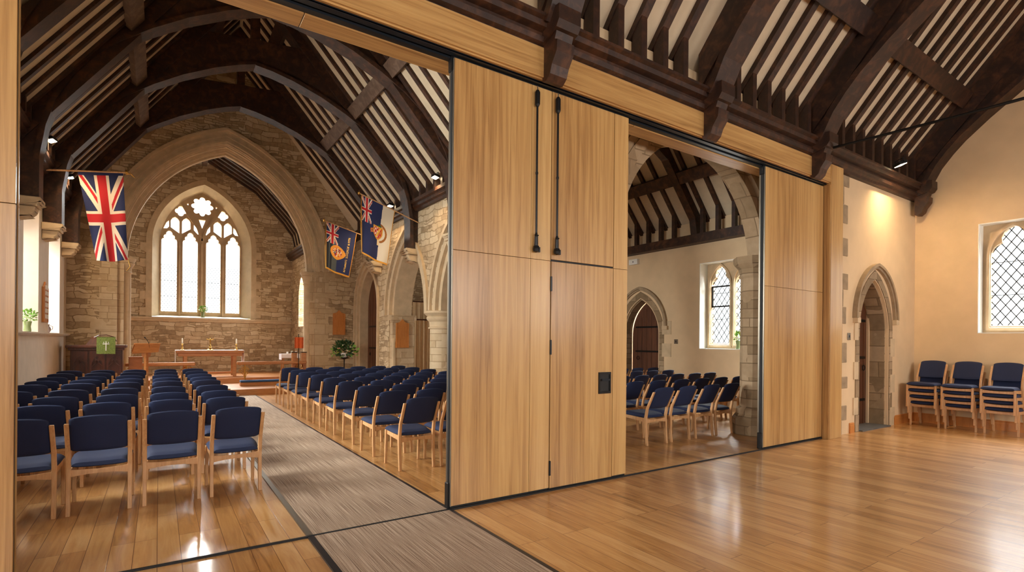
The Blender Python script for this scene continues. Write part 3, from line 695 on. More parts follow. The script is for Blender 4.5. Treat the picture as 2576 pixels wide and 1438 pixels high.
for i, (a, b, lb) in enumerate(((5.2, 8.25, 'nearer'), (8.45, 12.1, 'farther'))):
    bm = B(); x = 10.4; z = AZ(x); q = [(x - .12, z - .02), (x + .04, z - .26), (x + .16, z - .2), (x, z + .06)]
    hexa(bm, [(p[0], a, p[1]) for p in q] + [(p[0], b, p[1]) for p in q]); o = obj('purlin', bm, 'timber'); tag(o, '%s dark purlin of the side aisle roof' % lb, 'purlin', 'side aisle purlins')
bm = B(); box(bm, 11.04, 11.32, 5.18, 17.0, 4.02, 4.24); struct(obj('trim_14', bm, 'timber'))

# ================================================================= chancel roof
k = 0; y = 21.1
while y > 18.6:
    t = thing('rafter', 'kinked dark rafter of the chancel roof, %s from the east window' % ordn(k), 'rafter', (4.2, y, 4.6), 0, 'arched rafters of the chancel roof')
    for s in (1, -1):
        pr = [((1.27 + s * (x - 1.27)), z) for x, z in CZ]
        bm = B(); fr = frame((-4.2, 0, -4.6), (1, 0, 0), (0, 0, 1), (0, 1, 0))
        sweep(bm, fr, pr, [(-.02, -.05), (-.02, .05), (.06, .05), (.06, -.05)] if s < 0 else [(-.06, -.05), (-.06, .05), (.02, .05), (.02, -.05)]); obj('kinked_timber', bm, 'timber', t)
    k += 1; y -= .4
for s in (1, -1):
    bm = B(); x, z = 1.27 + s * 2.05, 6.55; q = [(x - .12, z + .08), (x, z - .1), (x + .1, z - .02), (x - .02, z + .14)] if s > 0 else [(x + .12, z + .08), (x, z - .1), (x - .1, z - .02), (x + .02, z + .14)]
    hexa(bm, [(a, 18.5, b) for a, b in q] + [(a, 21.2, b) for a, b in q]); o = obj('purlin', bm, 'timber_grey'); tag(o, 'worn purlin of the chancel roof on the %s side' % ('credence table' if s > 0 else 'pulpit'), 'purlin', 'chancel purlins')
    bm = B(); x = 4.2 if s > 0 else -1.7
    along_y(bm, [(x - s * a, 4.52 + b * .9) for a, b in PL], 18.4, EY); struct(obj('trim_15', bm, 'timber'))
bm = B(); box(bm, 1.2, 1.34, 18.4, 21.2, 7.56, 7.72); o = obj('ridge_beam', bm, 'timber_grey'); tag(o, 'worn ridge beam of the chancel roof', 'beam')

# ================================================================= windows
def lattice(fr, segs_box, mat, parent, step=.155, w=.006, dz=1.35, rect=None, name='lead_lattice', inside=None, loc=None):
    """diagonal lead lines clipped to a rectangle"""
    u0, v0, u1, v1 = segs_box; bm = B()
    for sgn in (1, -1):
        k = -60
        while k < 90:
            # line v = sgn*dz*(u - c)
            c = u0 + k * step; pts = []
            n_ = 60; prev = None
            ua, ub = u0, u1
            f = lambda u: v0 + sgn * dz * (u - c)
            lo = (v0 - v0) / (sgn * dz) + c; hi = (v1 - v0) / (sgn * dz) + c
            a, b = min(lo, hi), max(lo, hi); a = max(a, ua); b = min(b, ub)
            if b - a > .01:
                d = Vector((b - a, f(b) - f(a))).normalized(); nn = Vector((-d.y, d.x)) * w
                p, q = Vector((a, f(a))), Vector((b, f(b)))
                vs = [fp(fr, *(x + o_), ww) for ww in (-.004, .004) for x, o_ in ((p, nn), (q, nn), (q, -nn), (p, -nn))]
                hexa(bm, vs)
            k += 1
    for v in (v0 + (v1 - v0) * t for t in (.33, .66)):
        hexa(bm, [fp(fr, a, b, c) for c in (-.006, .006) for a, b in ((u0, v - .006), (u1, v - .006), (u1, v + .006), (u0, v + .006))])
    return obj(name, bm, 'lead', parent)
# east window
t = thing('window_1', 'tall pointed east window with four lights and tracery above the altar', 'window', (0, 0, 0)); t['kind'] = 'structure'
GY = 21.72; fe = FY(GY); wc = 1.245
out = arch(wc, 1.26, 4.8, 6.72, 2.30, n=16)
holes = []
LX = [(.04, .50), (.66, 1.12), (1.37, 1.83), (1.99, 2.45)]
for a, b in LX: holes.append(cusped((a + b) / 2, (b - a) / 2, 2.46, 4.86, 5.26))
holes.append(foil(wc, 6.22, .365, 8, math.pi / 2))
for cx in (.60, 1.89): holes.append(foil(cx, 5.98, .175, 4, math.pi / 2))
def panel_(cx, hw, z0, z1, cut):  # upright panel; pointed head, slanting foot
    zb = (z0 + .18, z0) if cut > 0 else (z0, z0 + .18)
    return [(cx - hw, zb[0]), (cx - hw, z1 - .13), (cx - hw * .6, z1 - .05), (cx, z1), (cx + hw * .6, z1 - .05), (cx + hw, z1 - .13), (cx + hw, zb[1])]
for c0 in (.60, 1.89):
    holes.append(panel_(c0 - .165, .125, 5.2, 5.76, 1)); holes.append(panel_(c0 + .165, .125, 5.2, 5.76, -1))
holes += [[(1.14, 5.76), (1.35, 5.76), (1.245, 5.45)], [(.995, 5.36), (.995, 5.64), (1.06, 5.58), (1.13, 5.26), (1.12, 5.22)], [(1.495, 5.36), (1.495, 5.64), (1.43, 5.58), (1.36, 5.26), (1.37, 5.22)],
          [(.1, 5.32), (.19, 5.55), (.255, 5.62), (.26, 5.4), (.2, 5.33)], [(2.39, 5.32), (2.3, 5.55), (2.235, 5.62), (2.23, 5.4), (2.29, 5.33)],
          [(.77, 6.26), (.83, 6.3), (.82, 6.21)], [(1.72, 6.26), (1.66, 6.3), (1.67, 6.21)]]
bm = B(); plate(bm, fe, out, holes, -.07, .09); obj('stone_tracery', bm, 'stone', t)
bm = B()
for h in holes[:5]: sweep(bm, fe, h, [(-.006, -.1), (.028, -.1), (.028, -.05), (-.006, -.05)], closed=True)
for a in (.58, 1.245, 1.91): hexa(bm, [(a - .03, GY - .12, 2.3), (a + .03, GY - .12, 2.3), (a + .03, GY - .05, 2.3), (a - .03, GY - .05, 2.3), (a - .03, GY - .12, 4.9), (a + .03, GY - .12, 4.9), (a + .03, GY - .05, 4.9), (a - .03, GY - .05, 4.9)])
for sg in (1, -1): sweep(bm, fe, [(wc, 5.0), (wc + sg * .14, 5.45), (wc + sg * .42, 5.86), (wc + sg * .62, 6.25)], [(-.035, -.12), (.035, -.12), (.035, -.05), (-.035, -.05)])
obj('mullion_moulding', bm, 'stone', t)
for i, (a, b) in enumerate(LX): lattice(FY(GY + .03), (a, 2.46, b, 4.1), 'lead', t, .1, .005, 1.35)
bm = B(); box(bm, -.02, 2.5, GY + .05, GY + .055, 2.3, 6.7); obj('window_pane', bm, 'glass', t)
# splayed pale reveal and stone surround
bm = B()
A0 = arch(EW_c + .05, 1.5, 4.75, 6.93, 2.27, n=16); A1 = arch(wc, 1.24, 4.8, 6.70, 2.34, n=16)
r0 = [bm.verts.new((x, EY, z)) for x, z in A0]; r1 = [bm.verts.new((x, GY - .05, z)) for x, z in A1]
for i in range(len(A0) - 1): bm.faces.new((r0[i], r0[i + 1], r1[i + 1], r1[i]))
bm.faces.new((r0[0], r0[-1], r1[-1], r1[0])); obj('splayed_reveal', bm, 'stone_pale', t)
bm = B(); sweep(bm, FY(EY), arch(EW_c + .05, 1.5, 4.75, 6.93, 2.27, n=16), [(0, -.02), (.17, -.02), (.17, .05), (0, .05)]); 
obj('stone_surround', bm, 'stone', t)
bm = B()
for s in (-1, 1):
    for k in range(9):
        if k % 2: continue
        x = EW_c + .05 + s * 1.5; xx = sorted((x + s * .15, x + s * .33)); box(bm, *xx, EY - .015, EY + .03, 2.3 + k * .27, 2.3 + k * .27 + .26)
obj('quoin_stones', bm, 'stone', t)
bm = B(); along_x(bm, [(EY + .02, 2.1), (EY - .05, 2.12), (EY - .07, 2.17), (EY - .1, 2.2), (EY - .1, 2.25), (EY + .45, 2.27), (EY + .45, 2.1)], -1.68, 4.18); struct(obj('trim_16', bm, 'stone'))
# square-headed two-light windows (side aisle, hall)
def square_window(name, x, y0, y1, z0, z1, deep, lb, casement=False):
    t = thing(name, lb, 'window'); t['kind'] = 'structure'; gx = x + deep
    f = FX(gx); m_ = (y0 + y1) / 2; hw = (y1 - y0) / 4 - .09; hs = []
    for c in (y0 + .07 + hw + .05, y1 - .07 - hw - .05):
        hs.append([(c - hw, z0 + .13), (c - hw, z1 - .62)] + [(c + hw * a, z1 - .62 + b) for a, b in
                  ((-.97, .1), (-.85, .19), (-.62, .25), (-.5, .27), (-.52, .36), (-.4, .46), (-.2, .53), (0, .56), (.2, .53), (.4, .46), (.52, .36), (.5, .27), (.62, .25), (.85, .19), (.97, .1), (1, 0))] + [(c + hw, z0 + .13)])
    bm = B(); plate(bm, f, [(y0, z0), (y1, z0), (y1, z1), (y0, z1)], hs, -.06, .08); obj('stone_tracery', bm, 'stone', t)
    bm = B()
    for h, c in zip(hs, (y0 + .07 + hw + .05, y1 - .07 - hw - .05)):
        pa = arch(c, hw + .03, z1 - .58, z1 - .03, z0 + .07, n=8); sweep(bm, f, pa, [(-.024, -.11), (.024, -.11), (.024, -.04), (-.024, -.04)])
        hexa(bm, [(gx - .1, c - hw - .045, z0 + .05), (gx - .1, c + hw + .045, z0 + .05), (gx + .0, c + hw + .05, z0 + .05), (gx + .0, c - hw - .05, z0 + .05), (gx - .1, c - hw - .05, z0 + .1), (gx - .1, c + hw + .05, z0 + .1), (gx, c + hw + .05, z0 + .15), (gx, c - hw - .05, z0 + .15)])
    obj('head_moulding', bm, 'stone', t)
    for c in (y0 + .07 + hw + .05, y1 - .07 - hw - .05): lattice(FX(gx + .02), (c - hw, z0 + .1, c + hw, z1 - .08), 'lead', t, .145, .0075, 1.45)
    bm = B(); box(bm, gx + .035, gx + .04, y0 + .02, y1 - .02, z0 + .02, z1 - .02); obj('window_pane', bm, 'glass', t)
    if casement:
        c = y1 - .07 - hw - .05; zc = z0 + 1.05
        bm = B()
        for q in ((c - hw, c + hw, zc, zc + .035), (c - hw, c + hw, zc + .5, zc + .535), (c - hw, c - hw + .03, zc, zc + .53), (c + hw - .03, c + hw, zc, zc + .53)): box(bm, gx - .03, gx + .01, *q)
        obj('casement_frame', bm, 'iron', t)
    bm = B(); e = .012   # white painted reveal
    box(bm, x - .004, gx - .06, y1 - e, y1 + .002, z0, z1); box(bm, x - .004, gx - .06, y0 - .002, y0 + e, z0, z1)
    box(bm, x - .004, gx - .06, y0, y1, z0 - .002, z0 + e); box(bm, x - .004, gx - .06, y0, y1, z1 - e, z1 + .002); obj('reveal', bm, 'reveal', t)
    return t
square_window('window_2', AX1, 6.85, 8.3, 1.38, 3.53, .36, 'deep side aisle window with diamond leaded lights above the chairs', True)
square_window('window_3', HX1, GY0, GY1, GZ0, GZ1, .3, 'deep hall window with diamond leaded lights above the stacked chairs')
square_window('window_13', AX1, 12.6, 14.2, 1.38, 3.53, .36, 'far side aisle window hidden by the door panel')
for i, (a, b) in enumerate(((12.44, 13.86), (15.0, 16.52), (8.1, 10.2), (5.6, 7.0))):
    t = thing('window_%d' % (4 + i), 'nave window', 'window'); t['kind'] = 'structure'
    f = FX(NX0 - .55); m_ = (a + b) / 2; h_ = (b - a) / 2
    bm = B(); plate(bm, f, [(a, 1.62), (b, 1.62), (b, 4.35), (a, 4.35)], [cusped(a + h_ / 2 + .02, h_ / 2 - .1, 1.75, 3.6, 4.1), cusped(b - h_ / 2 - .02, h_ / 2 - .1, 1.75, 3.6, 4.1)], -.06, .06); obj('stone_tracery', bm, 'stone', t)
    bm = B(); box(bm, NX0 - .54, NX0 - .535, a, b, 1.65, 4.3); obj('window_pane', bm, 'glass', t)
for i, x in enumerate((-1.6, 2.6, 6.8, 10.4)):
    t = thing('window_%d' % (8 + i), 'hall window behind the camera', 'window'); t['kind'] = 'structure'; f = FY(HY0 - .35)
    bm = B(); plate(bm, f, hw[i], [cusped(x - .42, .33, 1.9, 3.4, 3.85), cusped(x + .42, .33, 1.9, 3.4, 3.85)], -.06, .06); obj('stone_tracery', bm, 'stone', t)
t = thing('window_12', 'hall gable window', 'window'); t['kind'] = 'structure'
bm = B(); plate(bm, FX(HX0 - .35), arch(0, 1.5, 3.4, 5.6, 1.8), [cusped(c, .38, 1.95, 3.5, 4.3) for c in (-.98, 0, .98)], -.06, .06); obj('stone_tracery', bm, 'stone', t)
# left wall ledge and dado
bm = B(); along_y(bm, [(NX0 - .58, 1.56), (NX0 + .05, 1.56), (NX0 + .09, 1.6), (NX0 + .09, 1.625), (NX0 - .58, 1.635)], 4.8, AY); struct(obj('trim_17', bm, 'plaster_nave'))

# ================================================================= header beam, track, folding partition
t = thing('header_beam', 'long pale oak header beam casing over the folding partition', 'beam', (3.5, 4.1, 4.12))
def P3(bm, nm, mat, par, off): bmesh.ops.translate(bm, vec=[-q for q in off], verts=bm.verts[:]); return obj(nm, bm, mat, par)
o_ = (3.5, 4.1, 4.12)
P3(bbox(-4.9, 9.28, 4.1, 4.125, 4.12, 4.41, .003), 'front_board', 'oak_h', t, o_)
P3(bbox(-4.9, 9.28, 4.125, 4.5, 4.30, 4.5, .003), 'core', 'oak_h', t, o_)
for a, b in ((-2.6, .92), (.925, 4.6), (4.605, 8.9)): P3(bbox(a, b, 4.30, 4.505, 4.058, 4.36, .003), 'soffit_board', 'oak_h', t, o_)
P3(bbox(-4.9, 9.28, 4.125, 4.155, 4.105, 4.14, .002), 'lip', 'oak_h', t, o_)
t = thing('ceiling_track', 'dark steel sliding track recessed in the oak header', 'track', (3.5, 4.2, 4.1)); o_ = (3.5, 4.2, 4.1)
bm = B(); box(bm, -2.6, 8.88, 4.155, 4.295, 4.16, 4.2); P3(bm, 'channel_top', 'rubber', t, o_)
bm = B(); box(bm, -2.6, 8.88, 4.157, 4.185, 4.09, 4.16); box(bm, -2.6, 8.88, 4.157, 4.215, 4.085, 4.1); P3(bm, 'front_rail', 'track', t, o_)
bm = B(); box(bm, -2.6, 8.88, 4.27, 4.298, 4.075, 4.16); box(bm, -2.6, 8.88, 4.235, 4.298, 4.07, 4.09); P3(bm, 'rear_rail', 'track', t, o_)
t = thing('door_post', 'tall oak post ending the partition beside the stone quoins', 'post', (9.08, 4.28, 0)); o_ = (9.08, 4.28, 0)
P3(bbox(8.9, 9.3, 4.09, 4.49, 0, 4.41, .004), 'casing', 'oak_v', t, o_)
P3(bbox(8.885, 8.9, 4.1, 4.2, 0, 4.08, .002), 'stop_bead', 'oak_v', t, o_)
t = thing('partition_panel', 'wide oak partition panel left of the hanging rods, black seal on its free edge', 'partition panel', (2.7, 4.25, 0), 0, 'folding partition panels'); o_ = (2.7, 4.25, 0)
Y0, Y1, ZT = 4.2, 4.3, 4.07
def face(nm, x0, x1, z0, z1, par, off): 
    P3(bbox(x0 + .002, x1 - .002, Y0, Y0 + .02, z0, z1, .0015), nm, 'oak_v', par, off)
    P3(bbox(x0 + .002, x1 - .002, Y1 - .02, Y1, z0, z1, .0015), 'rear_' + nm, 'oak_v', par, off)
def core(x0, x1, par, off, top=ZT):
    bm = B(); box(bm, x0 + .004, x1 - .004, Y0 + .015, Y1 - .015, .004, top + .03); P3(bm, 'core', 'rubber', par, off)
def edge(x, sgn, par, off, zt=ZT):
    a, b = sorted((x, x - sgn * .012))
    P3(bbox(a, b, Y0 + .005, Y0 + .024, .03, zt, .001), 'edge_lip', 'alu', par, off)
    P3(bbox(a, b, Y1 - .03, Y1 - .006, .03, zt, .001), 'rear_edge_lip', 'alu', par, off)
    a, b = sorted((x + .004, x - sgn * .02)) if sgn > 0 else sorted((x - .004, x + .02))
    P3(bbox(a, b, Y0 + .03, Y1 - .038, .02, zt, .004), 'edge_seal', 'rubber', par, off)
    P3(bbox(x - .014, x + .012, Y0 + .02, Y1 - .01, .005, .24, .006), 'bottom_bracket', 'black', par, off)
    P3(bbox(x - .014, x + .012, Y0 + .02, Y1 - .01, zt - .11, zt + .03, .006), 'top_bracket', 'black', par, off)
core(2.18, 3.302, t, o_)
face('lower_board', 2.185, 3.05, .035, 2.343, t, o_); face('upper_board', 2.185, 3.05, 2.347, ZT, t, o_)
face('lower_strip', 3.05, 3.3, .035, 2.343, t, o_); face('upper_strip', 3.05, 3.3, 2.347, ZT, t, o_); edge(2.18, -1, t, o_)
t = thing('partition_panel', 'oak partition panel with the pass door in it', 'partition panel', (3.86, 4.25, 0), 0, 'folding partition panels'); o_ = (3.86, 4.25, 0)
core(3.302, 4.408, t, o_)
face('upper_board', 3.305, 4.185, 2.362, ZT, t, o_)
face('lower_strip', 4.19, 4.41, .035, 2.343, t, o_); face('upper_strip', 4.19, 4.41, 2.347, ZT, t, o_)
d = P3(bbox(3.31, 4.183, Y0 - .002, Y0 + .02, .03, 2.342, .002), 'pass_door', 'oak_v', t, o_)
for z in (.235, 1.467, 2.113):
    bm = bbox(3.296, 3.316, Y0 - .014, Y0 + .01, z - .075, z + .075, .003); P3(bm, 'hinge', 'black', d, o_)
bm = B(); q = FY(Y0)
plate(bm, q, [(3.972, .96), (4.152, .96), (4.152, 1.195), (3.972, 1.195)], [[(3.992, .985), (4.132, .985), (4.132, 1.17), (3.992, 1.17)]], -.014, .004)
h = P3(bm, 'recessed_handle', 'black', d, o_)
bm = bbox(3.99, 4.134, Y0 - .004, Y0 - .002, .98, 1.175, .0005); P3(bm, 'recess_plate', 'rubber', d, o_)
bm = bbox(4.0, 4.13, Y0 - .03, Y0 - .012, 1.1, 1.122, .006, 2); P3(bm, 'lever', 'track', d, o_)
t = thing('partition_panel', 'oak partition panel right of the opening, beside the oak post', 'partition panel', (8.05, 4.25, 0), 0, 'folding partition panels'); o_ = (8.05, 4.25, 0)
core(7.2, 8.88, t, o_)
face('lower_board', 7.205, 8.70, .035, 2.355, t, o_); face('upper_board', 7.205, 8.70, 2.359, ZT, t, o_)
face('lower_strip', 8.70, 8.88, .035, 2.355, t, o_); face('upper_strip', 8.70, 8.88, 2.359, ZT, t, o_); edge(7.2, -1, t, o_)
t = thing('partition_panel', 'oak partition panel at the near left frame edge', 'partition panel', (-1.5, 4.25, 0), 0, 'folding partition panels'); o_ = (-1.5, 4.25, 0)
core(-2.3, -.71, t, o_)
face('lower_board', -2.3, -.705, .035, 2.305, t, o_); face('upper_board', -2.3, -.705, 2.309, ZT, t, o_)
for x, lb in ((3.09, 'black hanging operating rod left of the pass door line'), (3.352, 'black hanging operating rod over the pass door')):
    t = thing('operating_rod', lb, 'rod', (x, 4.165, 2.4), 0, 'partition operating rods'); o_ = (x, 4.165, 2.4)
    bm = B(); tube(bm, [(x, 4.165, 3.9), (x, 4.165, 2.55)], .011, 10); P3(bm, 'rod', 'black', t, o_)
    bm = B(); tube(bm, [(x, 4.165, 3.85), (x, 4.165, 3.87), (x, 4.165, 3.99), (x, 4.165, 4.01)], [.016, .026, .026, .016], 8); th_ = P3(bm, 'top_housing', 'black', t, o_)
    bm = B(); tube(bm, [(x, 4.165, 4.01), (x, 4.165, 4.05)], .006, 8); P3(bm, 'hook', 'alu', th_, o_)
    bm = B(); tube(bm, [(x, 4.165, 3.18), (x, 4.165, 3.2)], .015, 10); P3(bm, 'joint_ring', 'black', t, o_)
    bm = B(); tube(bm, [(x, 4.165, 2.6), (x, 4.165, 2.56), (x, 4.165, 2.47)], [.012, .018, .02], 10); tube(bm, [(x - .022, 4.16, 2.575), (x + .022, 4.16, 2.575)], .007, 6)
    lathe(bm, [(0, -.035), (.028, -.025), (.034, 0), (.028, .03), (0, .04)], c=(x, 4.165, 2.44), n=12); box(bm, x + .012, x + .04, 4.15, 4.175, 2.41, 2.46); P3(bm, 'bottom_grip', 'black', t, o_)

# ================================================================= doorways
fd = FY(PY)
arch_trim('trim_18', fd, 10.78, .56, 1.75, 2.66, [(0, .05, .05, .32), (.05, .19, -.012, .3)], 'ashlar_dk', z0=0)
arch_trim('trim_19', fd, 10.78, .78, 1.98, 2.9, [(0, .05, -.05, .02), (.04, .09, -.08, .02)], 'stone_dk')
bm = B()
for z, w_ in ((.0, .34), (.62, .3), (1.3, .26)): 
    box(bm, 11.34 + .1, 11.34 + .18 + w_ * .4, PY - .015, PY + .05, z, z + .34); box(bm, 10.22 - .18 - w_ * .25, 10.22 - .1, PY - .015, PY + .05, z + .3, z + .6)
box(bm, 9.93, 10.05, PY - .08, PY + .02, 1.9, 1.99); box(bm, 11.52, 11.64, PY - .08, PY + .02, 1.9, 1.99); struct(obj('trim_20', bm, 'stone'))
def plank_door(name, lb, fr, c, a, zs, za):
    t = thing(name, lb, 'door'); t['kind'] = 'structure'
    bm = B(); plate(bm, fr, arch(c, a, zs, za, 0.01), [], 0, .05)
    for k in range(1, 7):
        u = c - a + 2 * a * k / 7; h_ = zs + (za - zs) * (1 - abs(u - c) / a) * .9
        hexa(bm, [fp(fr, *q) for q in ((u - .008, .02, -.008), (u + .008, .02, -.008), (u + .008, .02, .01), (u - .008, .02, .01), (u - .008, h_, -.008), (u + .008, h_, -.008), (u + .008, h_, .01), (u - .008, h_, .01))])
    obj('leaf', bm, 'door_wood', t)
    for z in (.45, 1.25, 1.95):
        bm = B(); hexa(bm, [fp(fr, *q) for q in ((c - a, z, -.014), (c + a * .8, z, -.014), (c + a * .8, z, 0), (c - a, z, 0), (c - a, z + .05, -.014), (c + a * .8, z + .05, -.014), (c + a * .8, z + .05, 0), (c - a, z + .05, 0))]); obj('strap_hinge', bm, 'iron', t)
    bm = B(); tube(bm, [fp(fr, c + a * .62 + .05 * math.cos(k * .7), 1.08 + .05 * math.sin(k * .7), -.03) for k in range(10)], .008, 6); obj('ring_handle', bm, 'iron', t)
plank_door('door_1', 'arched plank door deep in the hall doorway', FY(PY + .34), 10.78, .56, 1.75, 2.66)
bm = B(); box(bm, 10.2, 11.36, 4.14, 4.56, .0, .02); struct(obj('trim_21', bm, 'slate'))
fd2 = FX(AX1)
arch_trim('trim_22', fd2, 10.25, .62, 1.75, 2.72, [(0, .06, .05, .32), (.06, .22, -.012, .3)], 'ashlar_dk', z0=0)
arch_trim('trim_23', fd2, 10.25, .86, 1.95, 3.0, [(0, .05, -.05, .02), (.04, .1, -.08, .02)], 'stone_dk')
bm = B()
for z, s_ in ((.25, -1), (1.15, -1), (.9, 1), (1.75, -1)): box(bm, AX1 - .015, AX1 + .05, *sorted((10.25 + s_ * .78, 10.25 + s_ * 1.08)), z, z + .36)
box(bm, AX1 - .09, AX1, 9.25, 9.42, 1.88, 1.98); struct(obj('trim_24', bm, 'stone'))
plank_door('door_2', 'arched plank door in the side aisle behind the chairs', FX(AX1 + .36), 10.25, .62, 1.75, 2.72)
plank_door('door_3', 'dark plank door in the small arch beside the chancel wall', FX(NX1 + .33), 16.4, .82, 2.55, 3.72)
# quoins beside the oak post
bm = B(); random.seed(3); z = .0; k = 0
while z < 4.3:
    hgt = random.uniform(.2, .34); w_ = random.uniform(.2, .3) if k % 2 else random.uniform(.05, .12)
    box(bm, 9.3, 9.42 + w_ + .03, PY - .012, PY + .3, z + .006, min(z + hgt, 4.38)); z += hgt; k += 1
bmesh.ops.bevel(bm, geom=bm.edges[:], offset=.006, affect='EDGES'); struct(obj('trim_25', bm, 'stone_dk'))
SK = [(0, 0), (.022, 0), (.022, .12), (.014, .15), (.018, .155), (.01, .175), (0, .175)]
for i, (a, b) in enumerate(((9.82, 9.98), (11.62, HX1))): bm = B(); along_x(bm, [(PY - x, z) for x, z in SK], a, b); struct(obj('baseboard_front', bm, 'oak_board'))
bm = B(); along_y(bm, [(HX1 - x, z) for x, z in SK], HY0, PY); struct(obj('baseboard_right', bm, 'oak_board'))
def plate_box(nm, lb, x0, x1, y0, y1, z0, z1, mat='paper', cat='switch'):
    t = thing(nm, lb, cat, ((x0 + x1) / 2, (y0 + y1) / 2, (z0 + z1) / 2)); o_ = tuple(t.location)
    P3(bbox(x0, x1, y0, y1, z0, z1, .004), 'plate', mat, t, o_)
    cx, cy, cz = o_
    if y1 - y0 < x1 - x0: P3(bbox(cx - .012, cx + .012, y0 - .008, y0 + .002, cz - .02, cz + .02, .003), 'rocker', 'track', t, o_)
    else: P3(bbox(x0 - .008, x0 + .002, cy - .012, cy + .012, cz - .02, cz + .02, .003), 'rocker', 'track', t, o_)
plate_box('light_switch', 'small metal light switch between the quoins and the hall doorway', 9.73, 9.83, PY - .015, PY, 1.6, 1.72, 'alu')
plate_box('light_switch', 'small metal light switch beside the side aisle doorway', AX1 - .015, AX1, 8.95, 9.07, 1.5, 1.62, 'alu')
plate_box('wall_heater', 'small white heater box high on the side aisle wall', AX1 - .1, AX1, 10.3, 10.62, 3.75, 3.9, 'paper', 'heater')

# ================================================================= floodlights
def flood(loc, aim, lb, energy, spread=1.9, blend=.6):
    t = thing('floodlight', lb, 'floodlight', loc, 0, 'wall floodlights')
    d = Vector(aim).normalized(); rot = d.to_track_quat('-Z', 'Y').to_matrix().to_4x4()
    def R_(bm): bmesh.ops.transform(bm, matrix=rot, verts=bm.verts[:]); return bm
    obj('housing', R_(bbox(-.1, .1, -.07, .07, .0, .06, .01)), 'black', t)
    obj('lamp_face', R_(bbox(-.085, .085, -.055, .055, -.006, .002, .002)), 'lamp', t)
    bm = B(); tube(bm, [(-.11, 0, .03), (-.11, 0, .1), (.11, 0, .1), (.11, 0, .03)], .008, 6); obj('yoke', R_(bm), 'black', t)
    l = bpy.data.lights.new('floodlight_beam', 'SPOT'); l.energy = energy; l.color = (1, .72, .42); l.spot_size = spread; l.spot_blend = blend; l.shadow_soft_size = .07
    lo = bpy.data.objects.new('floodlight_beam', l); COL.objects.link(lo); lo.parent = t; lo.location = d * .03; lo.rotation_euler = d.to_track_quat('-Z', 'Y').to_euler()
flood((10.85, 3.84, 4.70), (.25, -.2, -1), 'lit floodlight on the hall cornice near the gable wall', 180, 2.7, 1)
flood((-1.74, 13.3, 5.3), (.35, -.1, -1), 'lit floodlight high between the two left nave trusses', 110, 2.2)
flood((-1.74, 15.9, 5.25), (.35, .0, -1), 'lit floodlight behind the union flag pole', 90, 2.2)
flood((5.2, 10.9, 5.25), (-.25, 0, -1), 'lit floodlight at the left edge of the tall partition panel', 110, 2.2)
flood((5.22, 13.75, 5.2), (-.18, 0, -1), 'lit floodlight beside the white part of the flag', 150, 2.2)

# ================================================================= chairs
def chair(label):
    t = thing('chair', label, 'chair', (0, 0, 0))
    for s in (-1, 1):
        bm = B(); x = s * .2125; pts = [(-.235, 0, .016), (-.212, .2, .019), (-.205, .4, .021), (-.235, .55, .019), (-.365, .805, .014)]
        L_ = []
        for y, z, h_ in pts: L_.append([bm.verts.new((x + a, y + b, z)) for a, b in ((-.0165, -h_), (.0165, -h_), (.0165, h_), (-.0165, h_))])
        for a, b in zip(L_, L_[1:]):
            for j in range(4): bm.faces.new((a[j], a[(j + 1) % 4], b[(j + 1) % 4], b[j]))
        bm.faces.new(L_[0][::-1]); bm.faces.new(L_[-1]); bmesh.ops.bevel(bm, geom=bm.edges[:], offset=.004, affect='EDGES'); obj('leg', bm, 'oak_chair', t)
        bm = B(); x = s * .2165; L_ = []
        for y, z, h_ in [(.245, 0, .015), (.232, .25, .019), (.225, .42, .022)]: L_.append([bm.verts.new((x + a, y + b, z)) for a, b in ((-.015, -h_), (.015, -h_), (.015, h_), (-.015, h_))])
        for a, b in zip(L_, L_[1:]):
            for j in range(4): bm.faces.new((a[j], a[(j + 1) % 4], b[(j + 1) % 4], b[j]))
        bm.faces.new(L_[0][::-1]); bm.faces.new(L_[-1]); bmesh.ops.bevel(bm, geom=bm.edges[:], offset=.004, affect='EDGES'); obj('leg', bm, 'oak_chair', t)
    bm = B()
    for s in (-1, 1): hexa(bm, [(s * .2 - .01, -.2, .345), (s * .2 + .01, -.2, .345), (s * .205 + .01, .215, .37), (s * .205 - .01, .215, .37), (s * .2 - .01, -.2, .40), (s * .2 + .01, -.2, .40), (s * .205 + .01, .215, .42), (s * .205 - .01, .215, .42)])
    for y, z0 in ((-.21, .34), (.222, .355)):
        n_ = 8; lo = []
        fr = FY(y); top = []; bot = []
        for k in range(n_ + 1):
            u = -1 + 2 * k / n_; top.append((u * .2, z0 + .052 - .012 * (1 - u * u))); bot.append((u * .2, z0 - .012 + .018 * (1 - u * u) if y < 0 else z0))
        plate(bm, fr, bot + top[::-1], [], -.011, .011)
    obj('seat_frame', bm, 'oak_chair', t)
    bm = B(); pillow(bm, lambda u, v, f: (u * (.197 + .026 * max(0, min(1, (v + .75) * 2))) , .035 + v * .235, .408 + .014 * (v + 1) / 2 - .012 * math.cos(u * 1.5) * (1 - v * v * .5) + f * (.056 if f > 0 else .016) + .006)); obj('seat', bm, 'navy', t, True)
    def bk(u, v, f):
        c_ = max(0, (abs(u) - .75) / .25) ** 3 * .014
        z = .702 + v * .15 + ((.022 * (1 - u * u) - c_) * v if v > 0 else (.006 * (1 - u * u) - c_) * v)
        y = -.235 - (z - .55) * .50 - .022 * (1 - u * u) + .004
        return (u * .197, y + f * .024, z)
    bm = B(); pillow(bm, bk, 14, 10); obj('backrest', bm, 'navy', t, True)
    return t
c0 = chair('x'); kids_of(c0); first = [c0]
def place(x, y, rz, lb, gr, z=0):
    if first: o = first.pop(); o.location = (x, y, z); o.rotation_euler = (0, 0, rz); o['label'] = lb; o['group'] = gr
    else: o = dup(c0, (x, y, z), rz, lb, gr)
    return o
